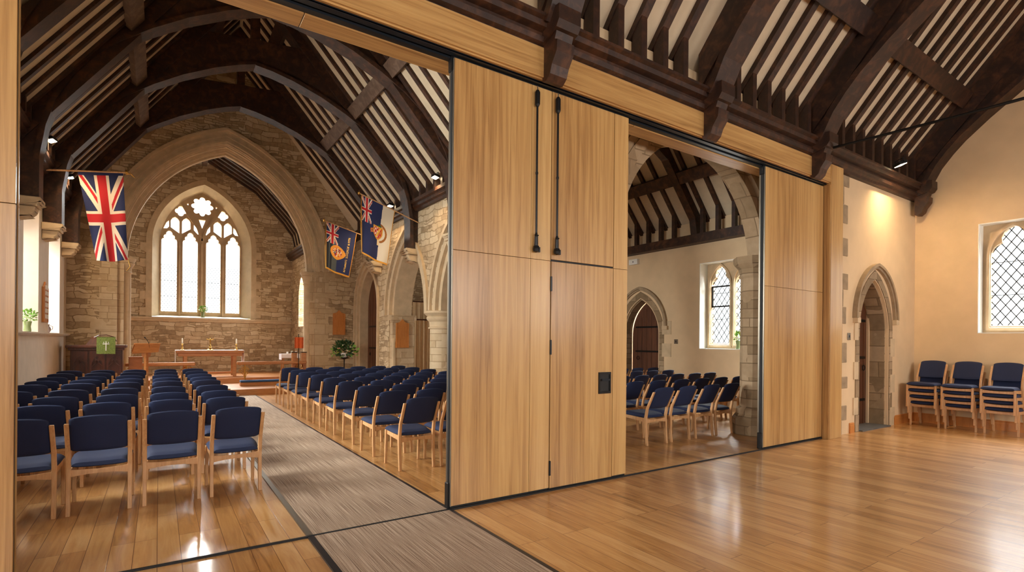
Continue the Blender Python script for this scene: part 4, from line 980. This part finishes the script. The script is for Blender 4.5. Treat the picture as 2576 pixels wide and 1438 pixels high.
random.seed(11)
J = lambda a=.012: random.uniform(-a, a)
RB = [5.79, 6.86, 7.75, 8.7, 9.83, 10.64, 11.55, 12.62, 13.6]
for r, y in enumerate(RB):
    for c in range(5):
        place(.64 - .527 * c + J(), y + .235 + J(), J(.02), 'navy oak chair left of carpet, %s row from the partition, %s from the carpet' % (ordn(r), ordn(c)), 'chairs left of the carpet')
for r in range(9):
    y = 5.76 + .925 * r
    for c in range(6):
        place(2.56 + .527 * c + J(), y + .235 + J(), J(.02), 'navy oak chair right of carpet, %s row from the partition, %s from the carpet' % (ordn(r), ordn(c)), 'chairs right of the carpet')
rows = [(5.27, [6.19 + .565 * k for k in range(4)]), (6.3, [6.1 + .6 * k for k in range(7)]), (7.42, [6.42 + .56 * k for k in range(8)]), (8.55, [8.05 + .56 * k for k in range(5)]), (9.55, [9.2 + .56 * k for k in range(4)])]
for r, (y, xs_) in enumerate(rows):
    for c, x in enumerate(xs_):
        place(x + J(), y + .235 + J(), J(.02) - .03, 'navy oak chair in the side aisle, %s row behind the opening, %s along' % (ordn(r), ordn(c)), 'chairs in the side aisle')
for s_, (y, nm) in enumerate(((3.80, 'beside the hall doorway'), (3.27, 'middle of three stacks'), (2.72, 'under the hall window'))):
    for k in range(4):
        place(12.09 + .06 - .03 * k, y + .01 * k, math.pi / 2 + .0, 'navy oak chair in stack %s, %s from the floor' % (nm, ordn(k)), 'stacked chairs by the gable wall', .118 * k)

# ================================================================= chancel furniture
def BX(nm, par, off, mat, *a, bev=.006): return P3(bbox(*a, bev), nm, mat, par, off)
t = thing('altar_table', 'long oak altar table under the east window', 'altar', (1.36, 19.3, .33)); o_ = (1.36, 19.3, .33)
BX('table_top', t, o_, 'oak_y', .43, 2.29, 18.95, 19.65, 1.08, 1.16)
BX('apron', t, o_, 'oak_y', .48, 2.24, 18.99, 19.61, .98, 1.08)
for x in (.68, 2.03):
    for y in (19.02, 19.55): BX('leg', t, o_, 'oak_y', x - .05, x + .05, y - .04, y + .04, .33, .98)
BX('foot_rail', t, o_, 'oak_y', .7, 2.0, 19.5, 19.56, .4, .46)
bm = B(); box(bm, .425, 2.295, 18.99, 19.61, 1.161, 1.167); box(bm, .415, .425, 18.99, 19.61, .72, 1.167); box(bm, 2.295, 2.305, 18.99, 19.61, .72, 1.167)
o = obj('altar_cloth', bm, 'white'); tag(o, 'white linen runner over the altar table and down both ends', 'cloth')
for x, lb in ((.6, 'brass candlestick on the pulpit end of the altar'), (2.1, 'brass candlestick on the credence end of the altar')):
    t = thing('candlestick', lb, 'candlestick', (x, 19.25, 1.167), 0, 'altar candlesticks')
    bm = B(); lathe(bm, [(.06, 0), (.06, .015), (.03, .03), (.02, .06), (.032, .08), (.018, .1), (.022, .14), (.016, .17), (.03, .19), (.04, .2), (.04, .205), (0, .205)], n=14); obj('stick', bm, 'brass', t, True)
    bm = B(); lathe(bm, [(.02, .2), (.02, .36), (.004, .37), (0, .375)], n=12); obj('candle', bm, 'wax', t, True)
t = thing('altar_cross', 'brass altar crucifix between the candlesticks', 'crucifix', (1.36, 19.3, 1.167))
bm = B(); lathe(bm, [(.09, 0), (.09, .02), (.05, .04), (.03, .08), (.045, .11), (.02, .14), (.018, .2)], n=14); obj('base', bm, 'brass', t, True)
bm = B(); box(bm, -.012, .012, -.008, .008, .18, .4); box(bm, -.1, .1, -.008, .008, .33, .352); obj('cross', bm, 'brass', t)
bm = B(); tube(bm, [(-.1, -.02, .37), (-.05, -.02, .345), (0, -.02, .33), (.05, -.02, .345), (.1, -.02, .37)], [.008, .011, .018, .011, .008], 6); tube(bm, [(0, -.02, .34), (0, -.022, .27), (0, -.02, .2)], [.02, .018, .01], 8); lathe(bm, [(0, .34), (.016, .355), (.012, .375), (0, .38)], c=(0, -.02, 0), n=8); obj('figure', bm, 'brass', t, True)
# communion rails
for x0, x1, lb in ((-.75, .86, 'oak communion rail with brass leaf brackets on the pulpit side'), (1.9, 3.85, 'oak communion rail with brass leaf brackets on the credence side')):
    t = thing('communion_rail', lb, 'rail', (x0, 17.3, .17), 0, 'communion rails'); o_ = (x0, 17.3, .17)
    BX('rail_top', t, o_, 'oak_y', x0, x1, 17.2, 17.4, .77, .86, bev=.02)
    n_ = 2; xs_ = [x0 + .22, x1 - .22]
    for x in xs_:
        bm = B(); tube(bm, [(x, 17.3, .172), (x, 17.3, .3), (x, 17.3, .77)], [.05, .022, .022], 8)
        for sg in (-1, 1):
            for j in range(4): tube(bm, [(x, 17.3, .38 + .07 * j), (x + sg * .06, 17.3, .5 + .06 * j), (x + sg * (.15 - .03 * j), 17.3, .57 + .06 * j)], [.01, .009, .006], 6)
            for j in range(9): lathe(bm, [(0, -.02), (.02, 0), (0, .02)], c=(x + sg * random.uniform(.03, .17), 17.3 + random.uniform(-.02, .02), random.uniform(.52, .75)), n=6)
        lathe(bm, [(.06, .172), (.06, .19), (.02, .2)], c=(x, 17.3, 0), n=10); P3(bm, 'brass_bracket', 'brass', t, o_)
t = thing('kneeler', 'long oak kneeler with blue cushion before the right communion rail', 'kneeler', (2.75, 16.95, .17)); o_ = (2.75, 16.95, .17)
BX('plinth', t, o_, 'oak_y', 1.95, 3.6, 16.85, 17.1, .17, .27); BX('cushion', t, o_, 'kneel', 1.95, 3.6, 16.84, 17.11, .27, .33, bev=.02)
# pulpit stall
t = thing('prayer_desk', 'dark carved wooden stall with tracery panels by the left nave wall', 'stall', (-1.27, 16.6, .17)); o_ = (-1.27, 16.6, .17)
BX('body', t, o_, 'carved', -1.78, -.76, 16.45, 16.95, .171, 1.26); BX('cornice', t, o_, 'carved', -1.86, -.68, 16.36, 17.0, 1.28, 1.345); BX('cornice_moulding', t, o_, 'carved', -1.82, -.72, 16.4, 16.98, 1.22, 1.28)
BX('plinth', t, o_, 'carved', -1.8, -.74, 16.42, 16.97, .171, .28)
for k in range(3):
    a = -1.74 + k * .33; b = a + .29
    bm = B(); fr = FY(16.45); plate(bm, fr, [(a, .16), (b, .16), (b, 1.2), (a, 1.2)], [arch((a + b) / 2, .11, .82, 1.08, .22, n=6)], -.03, .01)
    for sg in (-1, 1):
        c_ = (a + b) / 2; sweep(bm, fr, [(c_ + sg * .11, .82), (c_ + sg * .02, .92), (c_ - sg * .05, 1.04)], [(-.01, -.035), (.01, -.035), (.01, 0), (-.01, 0)]); sweep(bm, fr, [(c_ + sg * .1, .96), (c_ + sg * .04, .98), (c_, .9)], [(-.008, -.035), (.008, -.035), (.008, 0), (-.008, 0)])
    P3(bm, 'tracery_panel', 'carved', t, o_)
t = thing('book_rest', 'sloping dark book rest on top of the carved stall', 'book rest', (-1.3, 16.6, 1.345)); o_ = (-1.3, 16.6, 1.345)
bm = B(); hexa(bm, [(-1.5, 16.5, 1.346), (-.98, 16.5, 1.346), (-.98, 16.85, 1.346), (-1.5, 16.85, 1.346), (-1.4, 16.52, 1.5), (-1.0, 16.52, 1.5), (-1.0, 16.8, 1.56), (-1.4, 16.8, 1.56)]); P3(bm, 'desk', 'carved', t, o_)
bm = B(); tube(bm, [(-1.4, 16.7, 1.5), (-1.25, 16.7, 1.59), (-1.1, 16.7, 1.6), (-.95, 16.7, 1.55), (-.9, 16.68, 1.44)], .012, 6); P3(bm, 'carved_rim', 'carved', t, o_)
t = thing('pulpit_fall', 'green brocade cloth with a white cross hanging from the carved stall', 'cloth', (-1.09, 16.34, 1.34)); o_ = (-1.09, 16.34, 1.34)
bm = B(); box(bm, -1.27, -.9, 16.335, 16.347, 1.13, 1.545); box(bm, -1.27, -.9, 16.335, 16.52, 1.54, 1.55); P3(bm, 'cloth', 'frontal', t, o_)
bm = B(); fr = FY(16.333); plate(bm, fr, [(-1.093, 1.21), (-1.077, 1.21), (-1.077, 1.37), (-1.02, 1.37), (-1.02, 1.385), (-1.077, 1.385), (-1.077, 1.44), (-1.093, 1.44), (-1.093, 1.385), (-1.15, 1.385), (-1.15, 1.37), (-1.093, 1.37)], [], -.004, 0)
for x in (-1.13, -1.04): plate(bm, fr, [(x - .014, 1.405), (x + .014, 1.405), (x, 1.43)], [], -.004, 0)
P3(bm, 'cross', 'paper', t, o_)
bm = bbox(-.9, -.72, 16.45, 16.7, 1.346, 1.356, .001); o = obj('hymn_sheet', bm, 'paper'); tag(o, 'white sheet lying on the right end of the carved stall', 'paper')
# lectern
t = thing('lectern', 'oak lectern with sloping desk in front of the chancel arch', 'lectern', (-.27, 16.4, .17)); o_ = (-.27, 16.4, .17)
bm = B(); tube(bm, [(-.27, 16.4, .2), (-.27, 16.4, 1.2)], .05, 8); P3(bm, 'post', 'oak_y', t, o_)
BX('base', t, o_, 'oak_y', -.45, -.09, 16.2, 16.6, .172, .23)
bm = B(); hexa(bm, [(-.58, 16.58, 1.17), (.0, 16.58, 1.17), (.03, 16.2, 1.37), (-.52, 16.2, 1.37), (-.58, 16.6, 1.2), (.0, 16.6, 1.2), (.03, 16.22, 1.4), (-.52, 16.22, 1.4)]); 
P3(bm, 'desk', 'oak_y', t, o_)
bm = B(); hexa(bm, [(-.56, 16.24, 1.14), (-.02, 16.24, 1.17), (.03, 16.2, 1.39), (-.5, 16.2, 1.39), (-.56, 16.27, 1.13), (-.02, 16.27, 1.17), (.03, 16.24, 1.39), (-.5, 16.24, 1.39)]); P3(bm, 'front_board', 'oak_y', t, o_)
bm = B(); plate(bm, FY(16.4), [(-.38, 1.16), (-.36, 1.06), (-.3, 1.02), (-.24, 1.02), (-.18, 1.06), (-.16, 1.16)], [], -.02, .02); P3(bm, 'bracket', 'oak_y', t, o_)
bm = B(); tube(bm, [(-.2, 16.25, 1.16), (-.2, 16.22, 1.3), (-.22, 16.2, 1.42), (-.26, 16.2, 1.5), (-.29, 16.2, 1.535)], .007, 6); tube(bm, [(-.28, 16.2, 1.525), (-.31, 16.2, 1.555)], .014, 8)
o = obj('microphone', bm, 'black'); tag(o, 'black gooseneck microphone on the oak lectern', 'microphone')
bm = bbox(-.65, -.36, 16.75, 17.05, .172, 1.02, .01); t = thing('service_stand', 'plain oak upright box between stall and lectern', 'stand', (-.5, 16.9, .17)); P3(bm, 'case', 'oak_y', t, (-.5, 16.9, .17)); BX('top_board', t, (-.5, 16.9, .17), 'oak_y', -.66, -.35, 16.74, 17.06, 1.02, 1.04)
# credence table, banner, wood posts
t = thing('credence_table', 'small table under a white cloth beside the right communion rail', 'table', (3.75, 19.2, .33)); o_ = (3.75, 19.2, .33)
BX('tabletop', t, o_, 'oak_y', 3.45, 4.0, 19.0, 19.4, 1.0, 1.03)
for x in (3.5, 3.95):
    for y in (19.04, 19.36): BX('leg', t, o_, 'oak_y', x - .02, x + .02, y - .02, y + .02, .33, 1.0)
bm = B(); box(bm, 3.43, 4.02, 18.98, 19.42, 1.031, 1.04); box(bm, 3.43, 3.44, 18.98, 19.42, .84, 1.04); box(bm, 4.01, 4.02, 18.98, 19.42, .88, 1.04); box(bm, 3.43, 4.02, 18.975, 18.985, .9, 1.04); box(bm, 3.43, 4.02, 19.415, 19.425, .9, 1.04)
o = obj('table_cloth', bm, 'white'); tag(o, 'white cloth over the small credence table', 'tablecloth')
for x, z, m_, lb in ((3.66, .07, 'paper', 'small white cup on the credence table'), (3.8, .1, 'wax', 'small pale candle on the credence table'), (3.93, .09, 'petal', 'little white flower pot on the credence table')):
    bm = B(); lathe(bm, [(.028, 0), (.034, z * .5), (.03, z), (0, z)], c=(x, 19.2, 1.041), n=12); o = obj('cup' if 'cup' in lb else ('candle' if 'candle' in lb else 'flower_pot'), bm, m_, None, True); tag(o, lb, lb.split()[2] if 'cup' in lb or 'candle' in lb else 'flower pot')
t = thing('banner', 'orange cloth banner on a stand beside the right chancel shaft', 'banner', (3.55, 17.2, .17)); o_ = (3.55, 17.2, .17)
bm = B(); tube(bm, [(3.6, 17.2, .172), (3.6, 17.2, 1.7)], .012, 6); lathe(bm, [(.12, .172), (.12, .19), (.02, .2)], c=(3.6, 17.2, 0), n=12); P3(bm, 'pole', 'iron', t, o_)
bm = B(); n_ = 10
for k in range(n_):
    f_ = lambda q: (3.48 + .26 * q / n_, 17.17 + .012 * math.sin(q * 1.4))
    (xa, ya), (xb, yb) = f_(k), f_(k + 1); hexa(bm, [(xa, ya, 1.26), (xb, yb, 1.26), (xb, yb + .008, 1.26), (xa, ya + .008, 1.26), (xa, ya, 1.6), (xb, yb, 1.6), (xb, yb + .008, 1.6), (xa, ya + .008, 1.6)])
P3(bm, 'cloth', 'orange', t, o_)
for x, lb in ((3.52, 'square oak post under the orange banner, communion rail side'), (3.8, 'square oak post under the orange banner, shaft side')):
    bm = bbox(x - .07, x + .07, 17.36, 17.5, .171, 1.12, .008); t = thing('newel_post', lb, 'post', (x, 17.43, .17)); P3(bm, 'shaft', 'oak_y', t, (x, 17.43, .17)); BX('cap', t, (x, 17.43, .17), 'iron', x - .09, x + .09, 17.34, 17.52, 1.12, 1.14)
# ---- flowers
def blob_leaves(bm, n, R, c, flat=.9, size=.05):
    for _ in range(n):
        a = random.uniform(0, 2 * math.pi); h_ = random.uniform(-.5, 1); rr = R * random.uniform(.3, 1)
        p = Vector((math.cos(a) * rr * math.sqrt(max(.05, 1 - h_ * h_ * .7)), math.sin(a) * rr * .7 * math.sqrt(max(.05, 1 - h_ * h_ * .7)), h_ * R * flat)) + Vector(c)
        d = (p - Vector(c) + Vector((J(.05), J(.05), .03))).normalized(); sd = d.orthogonal().normalized(); sd.rotate(Matrix.Rotation(random.uniform(0, 6.28), 3, d)); s = size * random.uniform(.6, 1.3)
        v = [bm.verts.new(q) for q in (p, p + d * s * .5 + sd * s * .3 + Vector((0, 0, .004)), p + d * s, p + d * s * .5 - sd * s * .3)]; bm.faces.new(v)
def blossoms(bm, pts, r):
    for p in pts: lathe(bm, [(0, -r * .5), (r * .7, -r * .3), (r, .1 * r), (r * .6, r * .5), (0, r * .3)], c=p, n=8)
def bouquet(par, c, R, nl, kinds, leaf='leaf', size=.05):
    bm = B(); blob_leaves(bm, nl, R, c, size=size)
    o = obj('foliage', bm, leaf, par)
    for m_, n_, r in kinds:
        for _ in range(n_):
            a = random.uniform(math.pi, 2 * math.pi); h_ = random.uniform(-.35, .95); q = math.sqrt(max(.1, 1 - h_ * h_ * .8))
            bm = B(); blossoms(bm, [(c[0] + math.cos(a) * R * q * .95, c[1] + math.sin(a) * R * .75 * q, c[2] + h_ * R * .9)], r); obj('blossom', bm, m_, par, True)
random.seed(5)
t = thing('pedestal_flowers', 'large flower arrangement of white blooms on a tall stand by the chancel wall', 'flower arrangement', (4.75, 16.3, 0))
bm = B(); tube(bm, [(0, 0, 0), (0, 0, .95)], .016, 8); lathe(bm, [(.16, 0), (.16, .02), (.03, .05)], n=14); lathe(bm, [(.02, .93), (.13, .97), (.14, .99), (0, .99)], n=14); obj('stand', bm, 'iron', t)
bm = B(); lathe(bm, [(.05, .99), (.09, 1.03), (.1, 1.1), (.07, 1.13), (0, 1.13)], n=14); obj('bowl', bm, 'white', t, True)
bouquet(t, (0, 0, 1.2), .3, 420, (('petal', 7, .035), ('petal_p', 4, .03), ('petal_y', 12, .016)), 'leaf', .1)
bm = B(); blob_leaves(bm, 90, .42, (.02, 0, 1.14), .5, .1); obj('yellow_sprays', bm, 'leaf_l', t)
for loc, lb, R, leaf, kinds in (((1.27, 21.32, 2.27), 'glass vase of white and green flowers on the east window sill', .12, 'leaf_l', (('petal', 6, .022), ('petal_y', 3, .02))),
                      ((11.42, 7.3, 1.392), 'vase of pale yellow flowers on the side aisle window sill', .12, 'leaf_l', (('petal', 5, .035), ('petal_y', 5, .03))),
                      ((-2.1, 13.55, 1.632), 'pot of small white flowers on the left nave ledge', .13, 'leaf_l', (('petal', 16, .017),))):
    t = thing('flower_vase', lb, 'vase', loc)
    bm = B(); lathe(bm, [(.055, 0), (.06, .02), (.05, .1), (.068, .2), (.06, .2), (.04, .1), (0, .05)], n=16); obj('vase', bm, 'vase', t, True)
    bm = B()
    for _ in range(10): a = random.uniform(0, 6.28); tube(bm, [(0, 0, .06), (math.cos(a) * .04, math.sin(a) * .04, .2), (math.cos(a) * .08, math.sin(a) * .08, .3)], .003, 4)
    obj('stems', bm, 'leaf_l', t); bouquet(t, (0, 0, .28), R, 110, kinds, leaf, .06)
t = thing('small_jug', 'small grey jug on the left nave ledge under the second window', 'jug', (-2.1, 15.75, 1.632))
bm = B(); lathe(bm, [(.035, 0), (.06, .05), (.055, .11), (.03, .15), (.04, .19), (0, .19)], n=14); obj('body', bm, 'stucco', t, True)
bm = B(); tube(bm, [(.04, 0, .16), (.09, 0, .14), (.085, 0, .08), (.05, 0, .06)], .008, 6); obj('handle', bm, 'stucco', t, True)
# ---- hymn boards
def hymn_board(loc, rz, w_, h_, lb, cards=False, slats=6, peak=.12):
    t = thing('hymn_board', lb, 'hymn board', loc, rz, 'hymn boards'); fr = FY(0); a = w_ / 2
    bm = B(); plate(bm, fr, [(-a, 0), (a, 0), (a, h_), (a * .45, h_ + peak * .25), (0, h_ + peak), (-a * .45, h_ + peak * .25), (-a, h_)], [], -.03, 0); obj('board', bm, 'oak_board', t)
    for s in (-1, 1): bm = B(); box(bm, s * a - .012, s * a + .012, -.045, -.0, 0, h_); obj('frame_rail', bm, 'oak_board', t)
    for k in range(slats):
        z = h_ * (k + .5) / slats
        bm = B(); box(bm, -a + .012, a - .012, -.042, -.03, z, z + .022); sl_ = obj('slat', bm, 'oak_board', t)
        if cards:
            for j in (-1, 0, 1): bm = B(); box(bm, j * a * .55 - .035, j * a * .55 + .035, -.05, -.043, z + .015, z + .1); obj('number_card', bm, 'paper', sl_)
hymn_board((4.94, AY - .002, 1.7), 0, .38, .7, 'oak hymn board on the stone wall above the flower stand')
hymn_board((5.76, 14.158, 1.32), 0, .36, .7, 'oak hymn board with pointed top on the arcade pier')
hymn_board((NX0 + .002, 14.45, 1.84), math.pi / 2, .46, .72, 'oak hymn board with white number cards on the left nave wall', True)
# ---- curtain in the aisle
def curtain(name, x0, x1, y, z0, z1, lb, amp=.035, n_=90, rail=True):
    t = thing(name, lb, 'curtain', ((x0 + x1) / 2, y, z0)); o_ = tuple(t.location)
    bm = B(); fr_, bk_ = [], []
    for k in range(n_ + 1):
        x = x0 + (x1 - x0) * k / n_; yy = y + amp * math.sin(k * .9) + amp * .4 * math.sin(k * 2.3)
        fr_.append((bm.verts.new((x, yy, z0)), bm.verts.new((x, y + (yy - y) * .5, z1)))); bk_.append((bm.verts.new((x, yy + .008, z0)), bm.verts.new((x, y + (yy - y) * .5 + .008, z1))))
    for k in range(n_):
        bm.faces.new((fr_[k][0], fr_[k + 1][0], fr_[k + 1][1], fr_[k][1])); bm.faces.new((bk_[k][0], bk_[k][1], bk_[k + 1][1], bk_[k + 1][0]))
        bm.faces.new((fr_[k][0], bk_[k][0], bk_[k + 1][0], fr_[k + 1][0])); bm.faces.new((fr_[k][1], fr_[k + 1][1], bk_[k + 1][1], bk_[k][1]))
    P3(bm, 'cloth', 'cloth_tan', t, o_)
    if rail: bm = B(); tube(bm, [(x0 - .2, y, z1 + .02), (x1 + .1, y, z1 + .02)], .022, 8); P3(bm, 'rail', 'carved', t, o_)
curtain('curtain', 6.35, 8.2, 14.9, .004, 2.15, 'tan pleated curtain behind the arcade arch')
curtain('screen_cloth', 6.35, 8.6, 15.5, 2.1, 2.75, 'tan gathered cloth above and behind the pleated curtain', .015)
t = thing('stool', 'small wooden stool at the foot of the tan curtain', 'stool', (6.55, 14.3, 0)); bm = bbox(-.2, .2, -.15, .15, .6, .64, .01); obj('seat', bm, 'oak_board', t)
for a in (-1, 1):
    for b in (-1, 1): bm = bbox(a * .16 - .015, a * .16 + .015, b * .11 - .015, b * .11 + .015, 0, .6, .003); obj('leg', bm, 'oak_board', t)

# ================================================================= flags
NAVY, RED, WHT, GOLD = (27, 38, 84), (190, 28, 38), (232, 218, 200), (214, 150, 50)
def union(u, v, fl=True):
    """u across the hoist 0..1, v along the fly 0..2 (a 1:2 flag)"""
    x, y = v - 1, u - .5   # long axis x -1..1, short y -.5..+.5
    if abs(y) < .1 or abs(x) < .1: return RED
    if abs(y) < .1667 or abs(x) < .1667: return WHT
    L = math.sqrt(5); d1 = (x - 2 * y) / L; d2 = (x + 2 * y) / L
    for d, s in ((d1, 1), (d2, -1)):
        if abs(d) < .1:
            side = (1 if x > 0 else -1) * s
            if 0 < d * side < .067: return RED
            return WHT
    return NAVY
def flag_mesh(name, par, corners, colour, nu, nv, off, wave=.03, ph=0):
    """corners TL,TR,BR,BL; u across, v down"""
    bm = B(); cl = bm.loops.layers.float_color.new('dye'); TL, TR, BR, BL = [Vector(c) for c in corners]; g = []
    nrm = (TR - TL).cross(BL - TL).normalized()
    for j in range(nv + 1):
        v = j / nv; row = []
        for i in range(nu + 1):
            u = i / nu; p = TL.lerp(TR, u).lerp(BL.lerp(BR, u), v) + nrm * (wave * v * math.sin(u * 11 + ph + v * 2) + wave * .5 * math.sin(v * 5 + ph)) - Vector((0, 0, .03 * v * math.sin(u * math.pi)))
            row.append(bm.verts.new(p))
        g.append(row)
    for j in range(nv):
        for i in range(nu):
            f = bm.faces.new((g[j][i], g[j][i + 1], g[j + 1][i + 1], g[j + 1][i])); c = lin(colour((i + .5) / nu, (j + .5) / nv))
            for l_ in f.loops: l_[cl] = c
            f.smooth = True
    bmesh.ops.translate(bm, vec=[-q for q in off], verts=bm.verts[:])
    me = bpy.data.meshes.new(name); bm.to_mesh(me); bm.free(); me.materials.append(M['flag']); o = bpy.data.objects.new(name, me); COL.objects.link(o); o.parent = par
    s_ = o.modifiers.new('cloth_thickness', 'SOLIDIFY'); s_.thickness = .004
    return o
def pole(par, pts, off, r=.018, mat='oak_chair'):
    bm = B(); tube(bm, pts, r, 10); P3(bm, 'pole', mat, par, off)
    e = Vector(pts[-1]); bm = B(); lathe(bm, [(0, -.05), (.03, -.02), (.035, .01), (.015, .04), (0, .07)], c=e, n=10)
    P3(bm, 'finial', 'brass', par, off)
FYY = 13.9
t = thing('flag', 'union flag hanging from a pole on the left nave wall', 'flag', (NX0, FYY, 4.9)); o_ = (NX0, FYY, 4.9)
pole(t, [(NX0, FYY, 4.86), (-.6, FYY, 5.06)], o_)
flag_mesh('cloth', t, [(-1.41, FYY, 4.93), (-.66, FYY, 5.05), (-.56, FYY - .1, 3.19), (-1.09, FYY - .05, 3.13)], lambda u, v: NAVY if v < .035 else union(u, (v - .035) / .965 * 2), 90, 190, o_, .03)
bm = B()
for k in range(4): tube(bm, [(-.62, FYY, 5.05), (-.58 + .02 * k, FYY - .02, 5.06 + J(.03)), (-.53 + .02 * k, FYY, 5.02 + J(.05)), (-.5 + .015 * k, FYY, 4.98 + J(.04))], .006, 5)
P3(bm, 'gold_tassel', 'brass', t, o_)
bm = B(); tube(bm, [(-.56, FYY - .1, 3.2), (-.52, FYY - .1, 3.05), (-.58, FYY - .1, 2.95)], .008, 5); P3(bm, 'cord', 'brass', t, o_)
def mark(n_, key):  # irregular gold embroidery
    return math.sin(n_ * 12.9898 + key * 78.233) * 43758.5453 % 1
def shield(u, v, cu, cv, ru, rv):
    x, y = (u - cu) / ru, (v - cv) / rv
    if abs(x) < 1 and -1 < y < 1 - .9 * x * x * (1 if y > 0 else 0):
        e = abs(x) > .84 or y < -.82 or y > .82 - .9 * x * x
        if e: return GOLD
        if abs(x + y * .6) < .16: return (222, 180, 70)
        if (int(x * 3 + 9) + int(y * 3 + 9)) % 2: return (186, 34, 40)
        return (222, 190, 176) if x < 0 else (190, 120, 50)
    return None
def flag2(u, v):
    if v > .972 or (u < .022 and v > .0) or u > .982: return GOLD
    if u < .32 and v < .42:
        return union((u - .02) / .30, v / .42 * 2)
    s = shield(u, v, .55, .51, .16, .115)
    if s: return s
    x, y = (u - .58) / .27, (v - .5) / .17
    r = math.hypot(x, y)
    if .78 < r < 1.0 and x > .15: return (150, 92, 36)
    if math.hypot((u - .60) / .06, (v - .385) / .022) < 1: return (40, 96, 52)
    if .3 < u < .42 and abs(v - .5 + (u - .36) * .3) < .035 and mark(int(u * 60), int(v * 70)) > .35: return (196, 110, 50)
    if abs(u - .58) < .035 and .62 < v < .72: return (220, 196, 150)
    return NAVY if u < .64 - .02 * v * 3 else (216, 204, 184)
def flag3(u, v):
    if v > .965 or u < .025 or u > .975: return GOLD
    if u < .42 and v < .42: return union((u - .025) / .39, v / .42 * 2)
    x, y = (u - .48) / .28, (v - .56) / .15
    q = (x + .15)
    if abs(y) < math.sqrt(max(0, 1 - min(1, q * q))) * (1 if q < 0 else (1 - q * .35)):
        if math.hypot(q + .1, y) < .62 and mark(int(u * 34), int(v * 50)) > .45:
            return ((186, 30, 40), (36, 44, 96), (226, 214, 200))[int(mark(int(u * 34) + 3, int(v * 50)) * 3) % 3]
        return (224, 150, 52)
    if math.hypot((u - .27) / .08, (v - .53) / .07) < 1: return (130, 24, 30)
    if u < .42 and v > .42: return (74, 80, 82) if .22 < u or .1 < u < .14 else (30, 34, 44)
    w = .8 - v * .06
    if .16 < v < .92 and abs(u - w) < .035 and not (.33 < v < .36 or .62 < v < .645) and mark(int(v * 120), int((u - w) * 90)) > .42: return (214, 178, 96)
    return NAVY
for (yy, tip, root, cs, fn, lb) in ((12.4, (3.93, 12.4, 5.03), (NX1 + .02, 12.4, 4.52), [(3.98, 12.4, 4.99), (4.83, 12.4, 4.74), (4.62, 12.36, 3.36), (3.99, 12.34, 3.6)], flag2, 'navy and white ensign with gold fringe and shield, beside the floodlight'),
                                   (14.6, (3.68, 14.6, 4.76), (NX1 + .02, 14.6, 4.28), [(3.73, 14.6, 4.73), (4.58, 14.6, 4.52), (4.36, 14.56, 3.26), (3.72, 14.54, 3.46)], flag3, 'navy ensign with orange shield and gold script, by the chancel arch')):
    t = thing('flag', lb, 'flag', root); pole(t, [root, tip], root, .014)
    flag_mesh('cloth', t, cs, fn, 100, 170, root, .02, yy)
    bm = B(); tube(bm, [cs[0], Vector(cs[0]).lerp(Vector(cs[3]), .5) + Vector((-.03, -.02, 0)), cs[3]], .008, 5); P3(bm, 'gold_cord', 'brass', t, root)
